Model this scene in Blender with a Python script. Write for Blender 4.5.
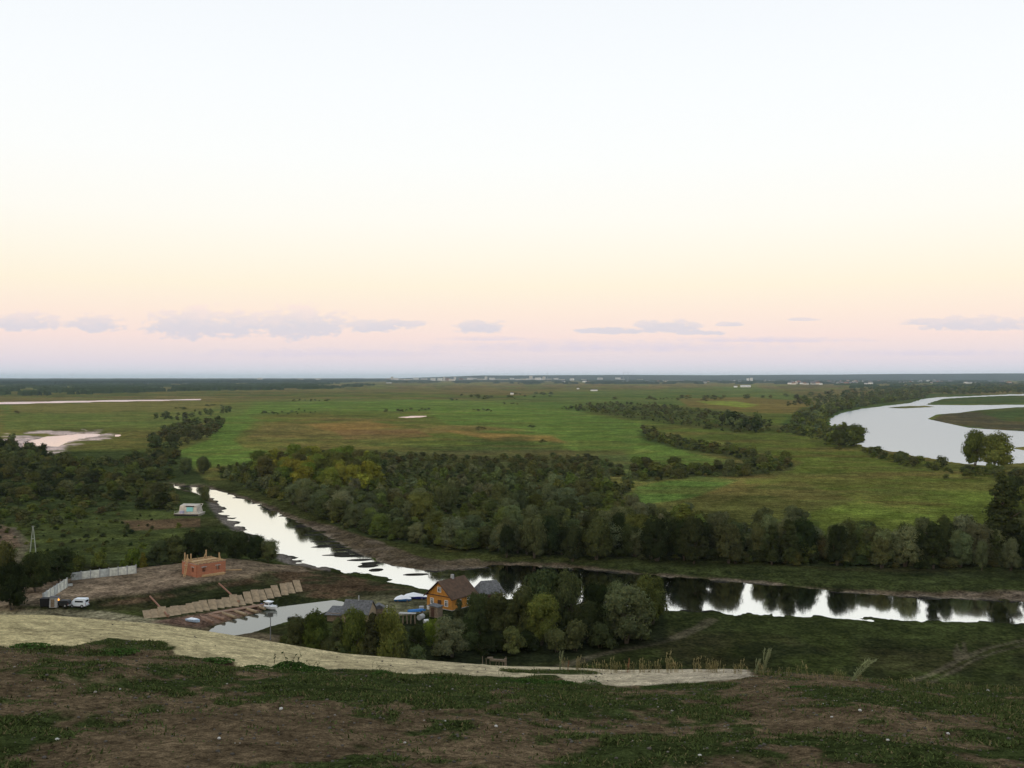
import bpy, math, random
import numpy as np
R = math.radians
sc = bpy.context.scene
for o in list(bpy.data.objects): bpy.data.objects.remove(o)
C = sc.collection

# ------------------------------------------------------------------ camera
H = 46.0            # eye height above the flood plain (m)
F = 1000.0          # focal length in pixels of the 1024 px wide frame
V0 = 377.0          # row of the horizon
cam = bpy.data.cameras.new('camera'); co = bpy.data.objects.new('camera', cam); C.objects.link(co)
co.location = (0, 0, H); co.rotation_euler = (R(90), 0, 0)
cam.sensor_width = 36; cam.lens = 36 * F / 1024; cam.shift_y = -(384 - V0) / 1024
cam.clip_start = 0.2; cam.clip_end = 120000
sc.camera = co

def s2l(c):
    out = []
    for v in c[:3]:
        v = v / 255.0
        out.append(v / 12.92 if v <= 0.04045 else ((v + 0.055) / 1.055) ** 2.4)
    return tuple(out) + (1.0,)

# ------------------------------------------------------------------ world
W = bpy.data.worlds.new('World'); sc.world = W; W.use_nodes = True
nt = W.node_tree; nt.nodes.clear()
def N(tree, t, **kw):
    n = tree.nodes.new(t)
    for k, v in kw.items(): setattr(n, k, v)
    return n
def wire(tree, dst, src):
    if isinstance(src, (int, float)): dst.default_value = src
    else: tree.links.new(src, dst)
def mth(tree, op, a, b=0.0, clamp=False):
    n = tree.nodes.new('ShaderNodeMath'); n.operation = op; n.use_clamp = clamp
    wire(tree, n.inputs[0], a); wire(tree, n.inputs[1], b); return n.outputs[0]
SUN_EL, SUN_AZ = 7.0, 205.0     # low glow behind the camera (azimuth measured from +Y, clockwise)
tc = N(nt, 'ShaderNodeTexCoord'); sep = N(nt, 'ShaderNodeSeparateXYZ'); nt.links.new(tc.outputs['Generated'], sep.inputs[0])
dx, dy, dz = sep.outputs
ramp = N(nt, 'ShaderNodeValToRGB'); nt.links.new(mth(nt, 'MULTIPLY', dz, 2.0, True), ramp.inputs[0])
stops = [(0.0, (207, 216, 228)), (0.03, (226, 217, 226)), (0.08, (246, 224, 219)), (0.125, (251, 231, 217)),
         (0.18, (252, 240, 218)), (0.24, (252, 245, 229)), (0.31, (252, 249, 240)), (0.42, (250, 251, 249)), (0.56, (247, 250, 252)),
         (0.72, (242, 246, 250)), (1.0, (205, 218, 232))]
cr = ramp.color_ramp
cr.elements[0].position = 0; cr.elements[0].color = s2l(stops[0][1])
cr.elements[1].position = 1; cr.elements[1].color = s2l(stops[-1][1])
for p, c in stops[1:-1]:
    e = cr.elements.new(p); e.color = s2l(c)
# small evening clouds at fixed bearings and elevations (units: 1/1000 of the tangent)
ys = mth(nt, 'MAXIMUM', dy, 0.05)
au = mth(nt, 'MULTIPLY', mth(nt, 'DIVIDE', dx, ys), 1000.0)
ev = mth(nt, 'MULTIPLY', mth(nt, 'DIVIDE', dz, ys), 1000.0)
nv = N(nt, 'ShaderNodeCombineXYZ'); wire(nt, nv.inputs[0], mth(nt, 'MULTIPLY', au, 0.035)); wire(nt, nv.inputs[1], mth(nt, 'MULTIPLY', ev, 0.075))
n1 = N(nt, 'ShaderNodeTexNoise'); n1.inputs['Scale'].default_value = 1.6; n1.inputs['Detail'].default_value = 6; n1.inputs['Roughness'].default_value = 0.62
nt.links.new(nv.outputs[0], n1.inputs['Vector'])
ns = mth(nt, 'SUBTRACT', n1.outputs[0], 0.5)
def cloud(u, v, w, h, k=1.0):
    x = mth(nt, 'DIVIDE', mth(nt, 'SUBTRACT', au, u - 512.0), w)
    y0 = mth(nt, 'SUBTRACT', ev, V0 - v - h * 0.5)
    y = mth(nt, 'DIVIDE', mth(nt, 'MAXIMUM', y0, mth(nt, 'MULTIPLY', y0, -1.9)), h * 1.35)
    d = mth(nt, 'SQRT', mth(nt, 'ADD', mth(nt, 'MULTIPLY', x, x), mth(nt, 'MULTIPLY', y, y)))
    return mth(nt, 'MULTIPLY', mth(nt, 'SUBTRACT', 1.0, d), k)
cl = None
for a in [(22, 320, 36, 9), (93, 322, 28, 8), (190, 320, 42, 15), (240, 322, 26, 12), (300, 320, 50, 15), (378, 325, 28, 6), (405, 323, 22, 3),
          (480, 326, 24, 6), (618, 330, 44, 3), (668, 325, 32, 6), (702, 332, 24, 2.5), (732, 324, 14, 2), (800, 319, 18, 1.6), (975, 322, 58, 7), (925, 321, 24, 4)]:
    c = cloud(*a); cl = c if cl is None else mth(nt, 'MAXIMUM', cl, c)
m1 = mth(nt, 'MULTIPLY', mth(nt, 'ADD', mth(nt, 'ADD', cl, 0.16), mth(nt, 'MULTIPLY', ns, 2.7)), 2.4, True)
band = None
for a in [(600, 345, 230, 7), (330, 352, 170, 5), (760, 339, 120, 3.5), (490, 338, 60, 3), (930, 352, 140, 4)]:
    c = cloud(*a); band = c if band is None else mth(nt, 'MAXIMUM', band, c)
m2 = mth(nt, 'MULTIPLY', mth(nt, 'ADD', band, mth(nt, 'MULTIPLY', ns, 1.8)), 1.0, True)
mix1 = N(nt, 'ShaderNodeMix', data_type='RGBA'); mix1.inputs['B'].default_value = s2l((220, 212, 226))
nt.links.new(ramp.outputs[0], mix1.inputs['A']); wire(nt, mix1.inputs['Factor'], mth(nt, 'MULTIPLY', m2, 0.8))
hue = N(nt, 'ShaderNodeValToRGB'); hue.color_ramp.elements[0].color = s2l((204, 207, 223)); hue.color_ramp.elements[1].color = s2l((247, 226, 222))
wire(nt, hue.inputs[0], mth(nt, 'ADD', mth(nt, 'MULTIPLY', mth(nt, 'SUBTRACT', ev, 49.0), 1 / 24.0), mth(nt, 'MULTIPLY', ns, 1.2), True))
mix2 = N(nt, 'ShaderNodeMix', data_type='RGBA'); nt.links.new(mix1.outputs['Result'], mix2.inputs['A']); nt.links.new(hue.outputs[0], mix2.inputs['B'])
front = mth(nt, 'GREATER_THAN', dy, 0.1)
wire(nt, mix2.inputs['Factor'], mth(nt, 'MULTIPLY', mth(nt, 'MULTIPLY', m1, 0.66), front))
# warm glow where the sun has gone down, behind the camera
dot = N(nt, 'ShaderNodeVectorMath', operation='DOT_PRODUCT'); nt.links.new(tc.outputs['Generated'], dot.inputs[0])
az = R(SUN_AZ); dot.inputs[1].default_value = (math.sin(az) * math.cos(R(SUN_EL)), math.cos(az) * math.cos(R(SUN_EL)), math.sin(R(SUN_EL)))
gl = mth(nt, 'POWER', mth(nt, 'MAXIMUM', dot.outputs['Value'], 0.0), 4.0)
glc = N(nt, 'ShaderNodeMix', data_type='RGBA', blend_type='ADD'); nt.links.new(mix2.outputs['Result'], glc.inputs['A'])
glc.inputs['B'].default_value = (0.75, 0.5, 0.25, 1); wire(nt, glc.inputs['Factor'], mth(nt, 'MULTIPLY', gl, 1.0))
bg = N(nt, 'ShaderNodeBackground'); nt.links.new(glc.outputs['Result'], bg.inputs[0]); bg.inputs[1].default_value = 1.02
sky = N(nt, 'ShaderNodeTexSky', sky_type='NISHITA'); sky.sun_disc = False; sky.sun_elevation = R(SUN_EL); sky.sun_rotation = R(SUN_AZ)
bg2 = N(nt, 'ShaderNodeBackground'); nt.links.new(sky.outputs[0], bg2.inputs[0]); bg2.inputs[1].default_value = 0.006
add = N(nt, 'ShaderNodeAddShader'); nt.links.new(bg.outputs[0], add.inputs[0]); nt.links.new(bg2.outputs[0], add.inputs[1])
wo = N(nt, 'ShaderNodeOutputWorld'); nt.links.new(add.outputs[0], wo.inputs[0])
W.cycles.sampling_method = 'MANUAL'; W.cycles.sample_map_resolution = 256

sun = bpy.data.lights.new('sun', 'SUN'); so = bpy.data.objects.new('sun', sun); C.objects.link(so)
sun.energy = 0.7; sun.angle = R(14); sun.color = (1.0, 0.82, 0.6)
so.rotation_euler = (R(90 - SUN_EL), 0, R(180 - SUN_AZ)); so.location = (0, -50, 90)

vs = sc.view_settings; vs.view_transform = 'Standard'; vs.look = 'None'; vs.gamma = 1; vs.use_curve_mapping = False; vs.exposure = 0.0
sc.render.engine = 'CYCLES'
cy = sc.cycles; cy.max_bounces = 5; cy.diffuse_bounces = 2; cy.glossy_bounces = 2; cy.volume_bounces = 1; cy.transparent_max_bounces = 4
cy.use_denoising = True
try: cy.denoiser = 'OPENIMAGEDENOISE'; cy.denoising_input_passes = 'RGB_ALBEDO_NORMAL'
except Exception: pass
cy.caustics_reflective = False; cy.caustics_refractive = False

# ------------------------------------------------------------------ numeric helpers
def _h(ix, iy, s):
    n = (ix.astype(np.int64) * 374761393 + iy.astype(np.int64) * 668265263 + s * 1442695041) & 0xffffffff
    n = ((n ^ (n >> 13)) * 1274126177) & 0xffffffff
    n = (n ^ (n >> 16)) & 0xffffffff
    return n / 4294967295.0
def vn(x, y, s=0):
    x = np.asarray(x, float); y = np.asarray(y, float)
    ix = np.floor(x); iy = np.floor(y); fx = x - ix; fy = y - iy
    fx = fx * fx * (3 - 2 * fx); fy = fy * fy * (3 - 2 * fy)
    a = _h(ix, iy, s); b = _h(ix + 1, iy, s); c = _h(ix, iy + 1, s); d = _h(ix + 1, iy + 1, s)
    return (a * (1 - fx) + b * fx) * (1 - fy) + (c * (1 - fx) + d * fx) * fy
def fbm(x, y, s=0, o=4, g=0.5):
    t = 0; a = 1; n = 0
    for k in range(o):
        t = t + a * vn(x * 2 ** k, y * 2 ** k, s + k * 17); n += a; a *= g
    return t / n
def ss(a, b, x):
    t = np.clip((x - a) / (b - a), 0, 1); return t * t * (3 - 2 * t)
def px(u, v, z=0.0):
    Y = (H - z) * F / (v - V0); return ((u - 512) / F * Y, Y)
def wpoly(p, z=0.0): return np.array([px(u, v, z) for u, v in p])
def inside(poly, x, y):
    r = np.zeros(np.shape(x), bool); n = len(poly)
    for i in range(n):
        x0, y0 = poly[i]; x1, y1 = poly[(i + 1) % n]
        if y0 == y1: continue
        c = ((y0 > y) != (y1 > y)) & (x < (x1 - x0) * (y - y0) / (y1 - y0) + x0); r ^= c
    return r
def sdist(poly, x, y):
    d = np.full(np.shape(x), 1e18); n = len(poly)
    for i in range(n):
        x0, y0 = poly[i]; x1, y1 = poly[(i + 1) % n]
        ex, ey = x1 - x0, y1 - y0; L = ex * ex + ey * ey + 1e-9
        t = np.clip(((x - x0) * ex + (y - y0) * ey) / L, 0, 1)
        d = np.minimum(d, (x - x0 - t * ex) ** 2 + (y - y0 - t * ey) ** 2)
    d = np.sqrt(d); return np.where(inside(poly, x, y), d, -d)
def ldist(line, x, y):
    d = np.full(np.shape(x), 1e18)
    for (x0, y0), (x1, y1) in zip(line[:-1], line[1:]):
        ex, ey = x1 - x0, y1 - y0; L = ex * ex + ey * ey + 1e-9
        t = np.clip(((x - x0) * ex + (y - y0) * ey) / L, 0, 1)
        d = np.minimum(d, (x - x0 - t * ex) ** 2 + (y - y0 - t * ey) ** 2)
    return np.sqrt(d)

# ------------------------------------------------------------------ relief
WL = -0.9     # water level
near_river = [(120, 481), (168, 484), (180, 486.5), (205, 487), (230, 495), (244, 499), (266, 508), (288, 519), (317, 531), (338, 543), (358, 554),
              (384, 564), (410, 569.5), (434, 571.5), (472, 569), (500, 566), (560, 568), (600, 571), (640, 575), (700, 580), (760, 584),
              (800, 589), (850, 593), (900, 597), (960, 599), (1024, 602), (1150, 607), (1400, 612),
              (1400, 640), (1150, 632), (1024, 625), (988, 622.5), (915, 620), (784, 615), (733, 613), (700, 612.5), (661, 610), (580, 604),
              (508, 598), (473, 590), (430, 590), (415, 588), (400, 581), (383, 574.5), (366, 574), (341, 571.5), (308, 565), (279, 553),
              (244, 529), (229, 517), (221, 505), (206, 495), (183, 489.5), (168, 487), (120, 484)]
inlet = [(206, 632), (216, 626), (240, 618), (262, 612), (285, 605.5), (305, 600.5), (330, 599.5), (345, 602.5), (338, 609), (316, 615), (290, 621), (270, 626), (252, 632), (232, 635)]
far_river = [(830, 429), (831, 419), (840, 413.5), (861, 409), (885, 406), (911, 403), (922, 399.2), (939, 397.3), (970, 396.2), (1010, 394.4), (1060, 393.4), (1200, 392),
             (1200, 393), (1060, 394.8), (1000, 396), (965, 397.5), (942, 399), (930, 402.5), (926, 405), (960, 405.2), (1014, 404.8), (1100, 404.2),
             (1300, 404), (1300, 476), (1100, 468), (1024, 463), (990, 466), (965, 464), (915, 456), (897, 452), (864, 447), (848, 440)]
spit = [(927, 419), (936, 414.5), (957, 413), (975, 410.5), (1014, 407.5), (1100, 406), (1250, 408), (1250, 436), (1100, 433), (1024, 431.5), (969, 428), (948, 423.5)]
spit2 = [(884, 408), (900, 406.6), (928, 406), (936, 407), (905, 408.4)]
spit3 = [(1009, 448), (1030, 446), (1070, 448), (1060, 452), (1024, 450.5)]
strip = [(-150, 407), (0, 404.6), (100, 402.2), (201, 400.2), (201, 398.9), (100, 400.2), (0, 402), (-150, 404)]
pond = [(398, 417.6), (404, 416.4), (416, 415.6), (427, 415.8), (424, 417), (410, 418.2)]
flatp = [(22, 444), (34, 440), (52, 436), (70, 434.6), (84, 433.2), (100, 434), (98, 436.4), (84, 438), (66, 442), (56, 447), (40, 445), (30, 452), (24, 449)]
flatp2 = [(112, 435), (117, 434), (119, 435.5), (116, 437)]
mudflat = [(2, 440), (10, 434), (40, 430), (70, 429.5), (90, 431), (108, 432), (114, 436), (108, 439), (96, 439), (78, 444), (56, 452), (34, 458), (22, 450), (6, 446)]
bars = [(340, 538, 11, .5), (334, 545, 12, .5), (350, 550, 12, .6), (343, 553, 9, .5), (318, 531, 8, .4), (360, 560, 9, .6), (372, 563, 8, .6), (313, 535, 9, .5), (330, 541.5, 14, .6), (345, 547, 9, .6), (322, 547, 8, .5), (352, 556, 12, .7), (336, 555, 10, .5), (300, 527, 8, .5), (368, 566, 7, .9), (376, 570, 5, .8), (416, 574.5, 9, .6)]
waters = [wpoly(p, WL) for p in (near_river, inlet, far_river, strip, pond, flatp, flatp2)]
lands = [wpoly(p, WL) for p in (spit, spit2, spit3)]
mud_w = wpoly(mudflat)
yard = wpoly([(-60, 604), (30, 590), (66, 581), (140, 575), (182, 570), (230, 565), (300, 566), (312, 572), (262, 578), (205, 588), (160, 598), (110, 603), (60, 610), (-60, 618)])
U_ = [-400, 0, 40, 100, 150, 200, 250, 300, 340, 400, 450, 500, 560, 620, 700, 750, 800, 850, 900, 960, 1024, 1500]
VC = [612, 616, 616, 621, 625, 632, 640, 648.5, 655, 660, 664, 668, 669, 672, 671, 673, 677, 680, 684, 689, 692, 705]
VB = [640, 642, 643, 649, 650, 656, 663, 669, 669, 673, 676, 678, 684, 686, 683, 678.5, 681, 684, 688, 693, 696, 709]
YC, YB = 28.0, 22.0
def crest_z(X):
    uc = 512 + F * X / YC; return H - YC * (np.interp(uc, U_, VC) - V0) / F
def base_z(X):
    ub = 512 + F * X / YB; return H - YB * (np.interp(ub, U_, VB) - V0) / F
def ground_z(X, Y, fine=True):
    X = np.atleast_1d(np.asarray(X, float)); Y = np.atleast_1d(np.asarray(Y, float))
    X, Y = np.broadcast_arrays(X, Y)
    zc = crest_z(X); zb = base_z(X); z0 = H - 1.7
    t = np.clip(Y / YB, 0, 1); fg = z0 * (1 - t) + zb * t
    fg = np.where(Y < 0, z0 - Y * 0.02, fg)
    t2 = np.clip((Y - YB) / (YC - YB), 0, 1)
    fg = np.where(Y > YB, zb * (1 - t2) + zc * t2 + 0.10 * np.sin(t2 * math.pi), fg)
    k = ss(0.5, 4, np.abs(Y) + np.abs(X) * .1)
    fg = fg + k * ((fbm(X * .28, Y * .28, 3) - .5) * .34 + (fbm(X * 1.3, Y * 1.3, 5) - .5) * .13 + (fbm(X * 5, Y * 5, 9, 3) - .5) * .045) * np.where(Y > YB, .55, 1)
    drop = zc - (np.sqrt(np.maximum(Y - YC, 0) ** 2 + .64) - .8) * 0.66 + (fbm(X * .12, Y * .12, 21) - .5) * 3 * ss(YC + 2, YC + 12, Y)
    # flood plain
    pl = (fbm(X * .02, Y * .02, 31) - .5) * 0.5 * ss(110, 200, Y) + 0.15
    m = (Y > 60) & (Y < 500) & (X > -260) & (X < 40)
    if m.any():
        sd = sdist(yard, X[m], Y[m]); pl = pl.copy(); pl[m] = pl[m] + 1.5 * ss(-5, .5, sd)
    for w in waters:
        x0, y0 = w.min(0) - 14; x1, y1 = w.max(0) + 14
        m = (X > x0) & (X < x1) & (Y > y0) & (Y < y1)
        if not m.any(): continue
        sd = sdist(w, X[m], Y[m])
        wob = .6 if w[:, 1].max() < 450 else 4.0
        sd = sd + (fbm(X[m] * .25, Y[m] * .25, 51) - .5) * 2.2 * wob
        if w is waters[2]:
            for l in lands: sd = np.minimum(sd, -sdist(l, X[m], Y[m]))
        if w is waters[0]:
            for (bu, bv, bl, bh) in bars:
                bx, by = px(bu, bv, WL); L = bl * 1.5 / F * by
                q = 1 - np.sqrt(((X[m] - bx) / L) ** 2 + ((Y[m] - by - (X[m] - bx) * .12) / (bh * 2.9)) ** 2)
                sd = np.minimum(sd, -q * .9)
        zz = np.where(sd > 0, WL - np.minimum(sd * .3, 1.5), WL + np.minimum(-sd * .13, 60))
        pl[m] = np.where(sd > 0, zz, np.minimum(pl[m], zz))
    z = np.where(Y <= YC, fg, np.maximum(drop, pl))
    # soften the foot of the slope
    return z
def gz(x, y): return float(ground_z(x, y)[0])
def at(u, v, it=6):
    z = 0.0
    for _ in range(it):
        X, Y = px(u, v, z); z = 0.5 * z + 0.5 * gz(X, Y)
    X, Y = px(u, v, z); return X, Y, gz(X, Y)

# polar sheet
ang = np.unique(np.concatenate([np.arange(-31, 31.01, 0.088), np.arange(-180, -31, 3.0), np.arange(34, 180, 3.0), np.array([-32.5, 32.5])]))
rad = np.concatenate([[0.4, 1, 1.8, 2.8, 4, 5.5, 7], np.arange(8, 34, 0.11), np.arange(34, 122, 2.4), 46000 / np.arange(372, 215, -1.4), 46000 / np.arange(215, 112, -.7), 46000 / np.arange(112, 58, -1.2), 46000 / np.arange(58, 31, -.8), 46000 / np.arange(31, 13, -.4), 46000 / np.array([12.9, 12.2, 11.5, 10.5, 9.5, 8.5, 7.5, 6.5, 5.6, 4.8, 4, 3.3, 2.6, 2.0, 1.5, 1.15])])
A_, R_ = np.meshgrid(np.radians(ang), rad)
X = R_ * np.sin(A_); Y = R_ * np.cos(A_)
print('terrain', X.shape)
Z = ground_z(X.ravel(), Y.ravel()).reshape(X.shape)
nr, na = X.shape
dep = np.maximum((H - Z) / np.maximum(Y, .01), 1e-4)
U = 512 + F * X / np.maximum(Y, .01); V = V0 + F * dep
V = np.where(Y > 0, V, 2000); U = np.where(Y > 0, U, 0)

thA_ = [(218, 477), (240, 487), (290, 504), (330, 523), (370, 538), (430, 549), (500, 555), (560, 557), (640, 559), (720, 562), (800, 566), (900, 569), (1090, 572),        (1090, 545), (1030, 535), (965, 548), (900, 546), (800, 538), (740, 528), (690, 520), (640, 512), (622, 500), (632, 488), (608, 480), (560, 473), (480, 471), (400, 469), (330, 466), (250, 463), (218, 468)]
belt2_ = [(641, 430), (660, 434), (690, 442), (740, 452), (790, 462), (792, 470), (740, 478), (700, 477), (650, 482), (630, 480), (636, 468), (672, 466), (742, 468), (752, 462), (720, 456), (680, 449), (645, 440)]
belt1_ = [(555, 408), (600, 404), (650, 405), (700, 409), (745, 416), (762, 424), (800, 428), (798, 434), (740, 434), (690, 427), (640, 420), (590, 413)]
leftA_ = [(-60, 458), (20, 456), (60, 461), (110, 464), (135, 454), (165, 444), (180, 452), (170, 478), (168, 490), (176, 500), (172, 512), (120, 508), (60, 505), (-60, 512)]
# ------------------------------------------------------------------ land cover (linear albedo; hill shade painted into the near valley)
cov = np.zeros(X.shape + (3,))
def col(*c): return np.array(c)
n_a = fbm(X / 60, Y / 60, 101); n_b = fbm(X / 14, Y / 14, 102); n_c = fbm(X / 240, Y / 240, 103); n_d = fbm(X / 4, Y / 4, 104)
G_mid = col(.108, .132, .024); G_bri = col(.115, .170, .032); Bro = col(.18, .135, .042); Ora = col(.26, .15, .045); Dul = col(.125, .140, .030)
Dark = col(.045, .07, .018)
cov[:] = G_mid
def paint(mask, c):
    m = np.clip(mask, 0, 1)[..., None]; cov[:] = cov * (1 - m) + np.asarray(c) * m
def pm(poly, soft=2.0, jit=6.0, seed=0, scale=1.0):
    # polygon given on the ground; edges wander by a noise of the ground coordinates
    sc_ = np.maximum(Y, 50) / 12 * scale
    lu = U + (fbm(X / sc_ * 1.0, Y / sc_ * .35, 200 + seed) - .5) * jit * 6
    lv = V + (fbm(X / sc_ * 1.0, Y / sc_ * .35, 230 + seed) - .5) * jit * .9
    m = (V > 378) & (U > -300) & (U < 1400)
    out = np.zeros(X.shape); P = np.array(poly, float); P[:, 1] *= 3
    out[m] = ss(-soft, soft, sdist(P, lu[m], lv[m] * 3))
    return out
far = ss(0, 1, (420 - V) / 40)
st = fbm(X / 900, Y / 260, 110, 5)
paint(ss(.45, .6, n_c) * .6, Bro); paint(ss(.5, .62, n_a) * .5, Dul)
paint((V < 402) * ss(.42, .55, st) * .9, col(.17, .125, .05)); paint((V < 402) * ss(.5, .56, fbm(X / 1500, Y / 500, 111, 4)) * .7, Dark)
paint((V < 395) * .35, Bro)
paint(pm([(380, 385), (1100, 383), (1100, 393), (700, 397), (560, 396), (380, 392)], 3, 3, 4) * .55, col(.20, .13, .055))
mid_ = (V > 384) & (V < 500) & (Y > 300)
paint(mid_ * ss(.50, .60, fbm(X / 130, Y / 45, 160, 5)) * .42, col(.16, .105, .035))
paint(mid_ * ss(.52, .62, fbm(X / 70, Y / 25, 161, 5)) * .40, col(.035, .055, .015))
paint(mid_ * ss(.55, .63, fbm(X / 100, Y / 28, 162, 5)) * .45, col(.13, .17, .035))
paint(pm([(0, 407), (210, 402), (430, 398), (520, 398), (520, 404), (330, 408), (260, 416), (150, 428), (0, 430)], 4, 5, 1) * .75, col(.12, .15, .035))
paint(pm([(0, 405), (140, 403), (250, 403), (200, 412), (60, 414), (0, 412)], 4, 6, 2) * .6, Bro)
paint(pm([(250, 403), (420, 400), (560, 402), (600, 411), (560, 414), (430, 411), (300, 411), (240, 415)], 4, 4, 3) * .9, G_bri)
paint(pm([(430, 412), (500, 408), (560, 410), (610, 418), (640, 424), (650, 440), (690, 452), (730, 460), (720, 468), (620, 474), (590, 462), (560, 448), (500, 436), (450, 424)], 4, 4, 5) * .95, G_bri)
paint(pm([(212, 420), (250, 415), (262, 420), (238, 440), (250, 448), (300, 452), (330, 458), (250, 464), (200, 470), (168, 466), (180, 452), (215, 440)], 4, 4, 6) * .95, G_bri)
paint(pm([(545, 392), (640, 390), (760, 386), (800, 396), (760, 408), (640, 404), (560, 408), (500, 402)], 5, 5, 7) * .7, col(.09, .14, .03))
paint(pm([(680, 398), (750, 396), (820, 403), (800, 413), (740, 411), (690, 405)], 3, 4, 8) * .9, col(.17, .12, .035))
paint(pm([(700, 401), (738, 401), (762, 405), (748, 407.5), (712, 404)], 2, 2, 9) * .95, col(.20, .24, .035))
paint(pm([(262, 424), (330, 416), (420, 420), (500, 428), (560, 436), (580, 446), (520, 450), (400, 447), (300, 446), (240, 440)], 5, 6, 10) * ss(.3, .55, fbm(X / 90, Y / 60, 120)) * .95, Bro * .95)
paint(pm([(300, 424), (360, 420), (400, 426), (330, 432)], 4, 6, 11) * .75, Ora)
paint(pm([(330, 430), (420, 428), (440, 436), (340, 439)], 3, 5, 12) * .75, col(.20, .115, .045))
paint(pm([(440, 430), (545, 436), (560, 442), (500, 441)], 3, 5, 13) * .8, Ora)
paint(pm([(360, 443), (520, 434), (560, 440), (560, 448), (420, 450)], 5, 8, 14) * ss(.4, .6, fbm(X / 50, Y / 40, 121)) * .7, Dark)
paint(pm([(300, 452), (620, 450), (640, 470), (500, 475), (310, 470)], 5, 4, 15) * .7, col(.07, .07, .03))
paint(pm([(690, 432), (800, 428), (840, 442), (920, 460), (1060, 475), (1060, 545), (900, 545), (740, 525), (700, 515), (770, 478), (800, 462), (740, 448)], 3, 3, 16), col(.098, .115, .022))
paint(pm([(690, 432), (1060, 470), (1060, 520), (760, 520)], 5, 3, 17) * ss(.48, .62, fbm(X / 60, Y / 20, 122)) * .6, col(.13, .095, .03))
paint(pm([(740, 480), (1000, 486), (1010, 510), (900, 520), (740, 500)], 5, 6, 18) * ss(.45, .6, fbm(X / 30, Y / 22, 123)) * .7, col(.115, .15, .025))
paint(pm([(625, 500), (635, 487), (700, 476), (740, 480), (690, 500), (640, 505)], 3, 3, 19) * .9, col(.085, .14, .028))
paint(pm([(636, 508), (700, 495), (800, 480), (860, 500), (760, 525), (690, 518)], 4, 4, 20) * .8, col(.09, .085, .024))
paint(pm([(800, 408), (925, 393), (1030, 396), (1030, 399), (930, 403), (860, 410), (828, 420), (826, 432), (780, 425)], 3, 3, 40) * .85, col(.055, .085, .02))
paint(pm([(930, 399), (1050, 396), (1050, 403), (930, 404)], 1.5, 1, 41), col(.065, .088, .026))
paint(pm([(925, 422), (975, 409), (1060, 405), (1060, 434), (1000, 431)], 1.5, 1, 42), col(.062, .085, .024))
paint(pm([(925, 424), (940, 413), (975, 412), (1000, 420), (1060, 424), (1060, 434), (1000, 431), (950, 424)], 2, 3, 43) * .9, col(.075, .06, .035))
paint(mid_ * ss(.54, .62, fbm(X / 60, Y / 18, 163, 5)) * .30, col(.17, .12, .04)); paint(mid_ * ss(.55, .63, fbm(X / 50, Y / 16, 164, 5)) * .30, col(.05, .07, .018))
# lower left meadow, yard and banks
paint(pm([(-200, 455), (170, 450), (220, 500), (300, 560), (190, 566), (60, 580), (-200, 600)], 4, 5, 21) * .95, col(.042, .054, .017))
paint(pm([(-60, 515), (200, 508), (235, 522), (200, 548), (-60, 560)], 4, 6, 22) * ss(.4, .6, fbm(X / 12, Y / 9, 124)) * .8, col(.070, .082, .022))
paint(pm([(0, 523), (18, 528), (26, 545), (14, 550), (-20, 540)], 3, 5, 23) * .9, col(.15, .10, .065))
paint(pm([(120, 520), (240, 516), (240, 524), (130, 530)], 3, 4, 24) * .8, col(.11, .065, .04))
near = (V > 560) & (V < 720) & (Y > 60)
paint(near * 1.0 * ss(545, 575, V), col(.024, .028, .010))  # near grass darkened: shade of the hill put into the colour
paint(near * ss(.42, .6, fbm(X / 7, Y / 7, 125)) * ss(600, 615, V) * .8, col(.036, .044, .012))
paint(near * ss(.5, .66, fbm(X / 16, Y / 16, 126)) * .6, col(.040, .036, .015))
# banks of the near river
sdr = np.full(X.shape, -1e3); m = (Y > 120) & (Y < 560) & (X > -260) & (X < 420)
sdr[m] = sdist(waters[0], X[m], Y[m])
jw = (n_d - .5) * 3 + (n_b - .5) * 4
grassbank = ss(-22, -17, sdr + jw)
paint(grassbank * (V > 480) * (U > 200) * .85, col(.036, .044, .013))
mudw = .8 * np.where((U > 300) & (U < 480) & (V < 575), np.interp(U, [300, 350, 400, 480], [3.5, 9, 13, 8]), np.where(U < 300, 3.2, np.interp(U, [480, 640, 820, 900, 1060], [6, 2.6, 2.4, 4.5, 9])))
upper = (V < np.interp(U, [100, 230, 290, 350, 420, 520, 700, 900, 1100], [486, 505, 535, 562, 578, 585, 598, 608, 616]))
paint(ss(-mudw - 1, -mudw + 1, sdr + jw * .5) * upper, col(.080, .060, .036)); paint(ss(-mudw - 1, -mudw + 1, sdr + jw * .5) * upper * ss(.48, .6, fbm(X / 9, Y / 4, 133)) * .8, col(.13, .10, .07))
paint(ss(-1.6, -.5, sdr) * upper * .5, col(.2, .165, .12))
paint(ss(-5.5, -3.5, sdr + jw * .6) * (~upper) * (U < 330), col(.13, .11, .09))
paint(ss(-.4, .3, sdr), col(.03, .028, .022))
lowbank = pm([(300, 566), (420, 590), (425, 600), (340, 600), (300, 597), (270, 580), (200, 590), (130, 604), (100, 606), (120, 600), (200, 588)], 3, 3, 26)
paint(lowbank * .9, col(.045, .042, .02)); paint(lowbank * ss(.42, .56, fbm(X / 5, Y / 3, 127)) * .75, col(.085, .052, .030))
yd = np.zeros(X.shape); m = (Y > 130) & (Y < 320) & (X > -200) & (X < 20)
yd[m] = ss(-1.5, 1, sdist(yard, X[m], Y[m]) + (n_b[m] - .5) * 4)
paint(yd * .95, col(.20, .145, .095)); paint(yd * ss(.45, .65, fbm(X / 6, Y / 9, 128)) * .6, col(.14, .105, .065))
paint(pm([(-60, 604), (100, 612), (140, 620), (215, 628), (330, 640), (330, 670), (-60, 660)], 3, 3, 27) * near * .9, col(.13, .10, .06))
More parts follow.
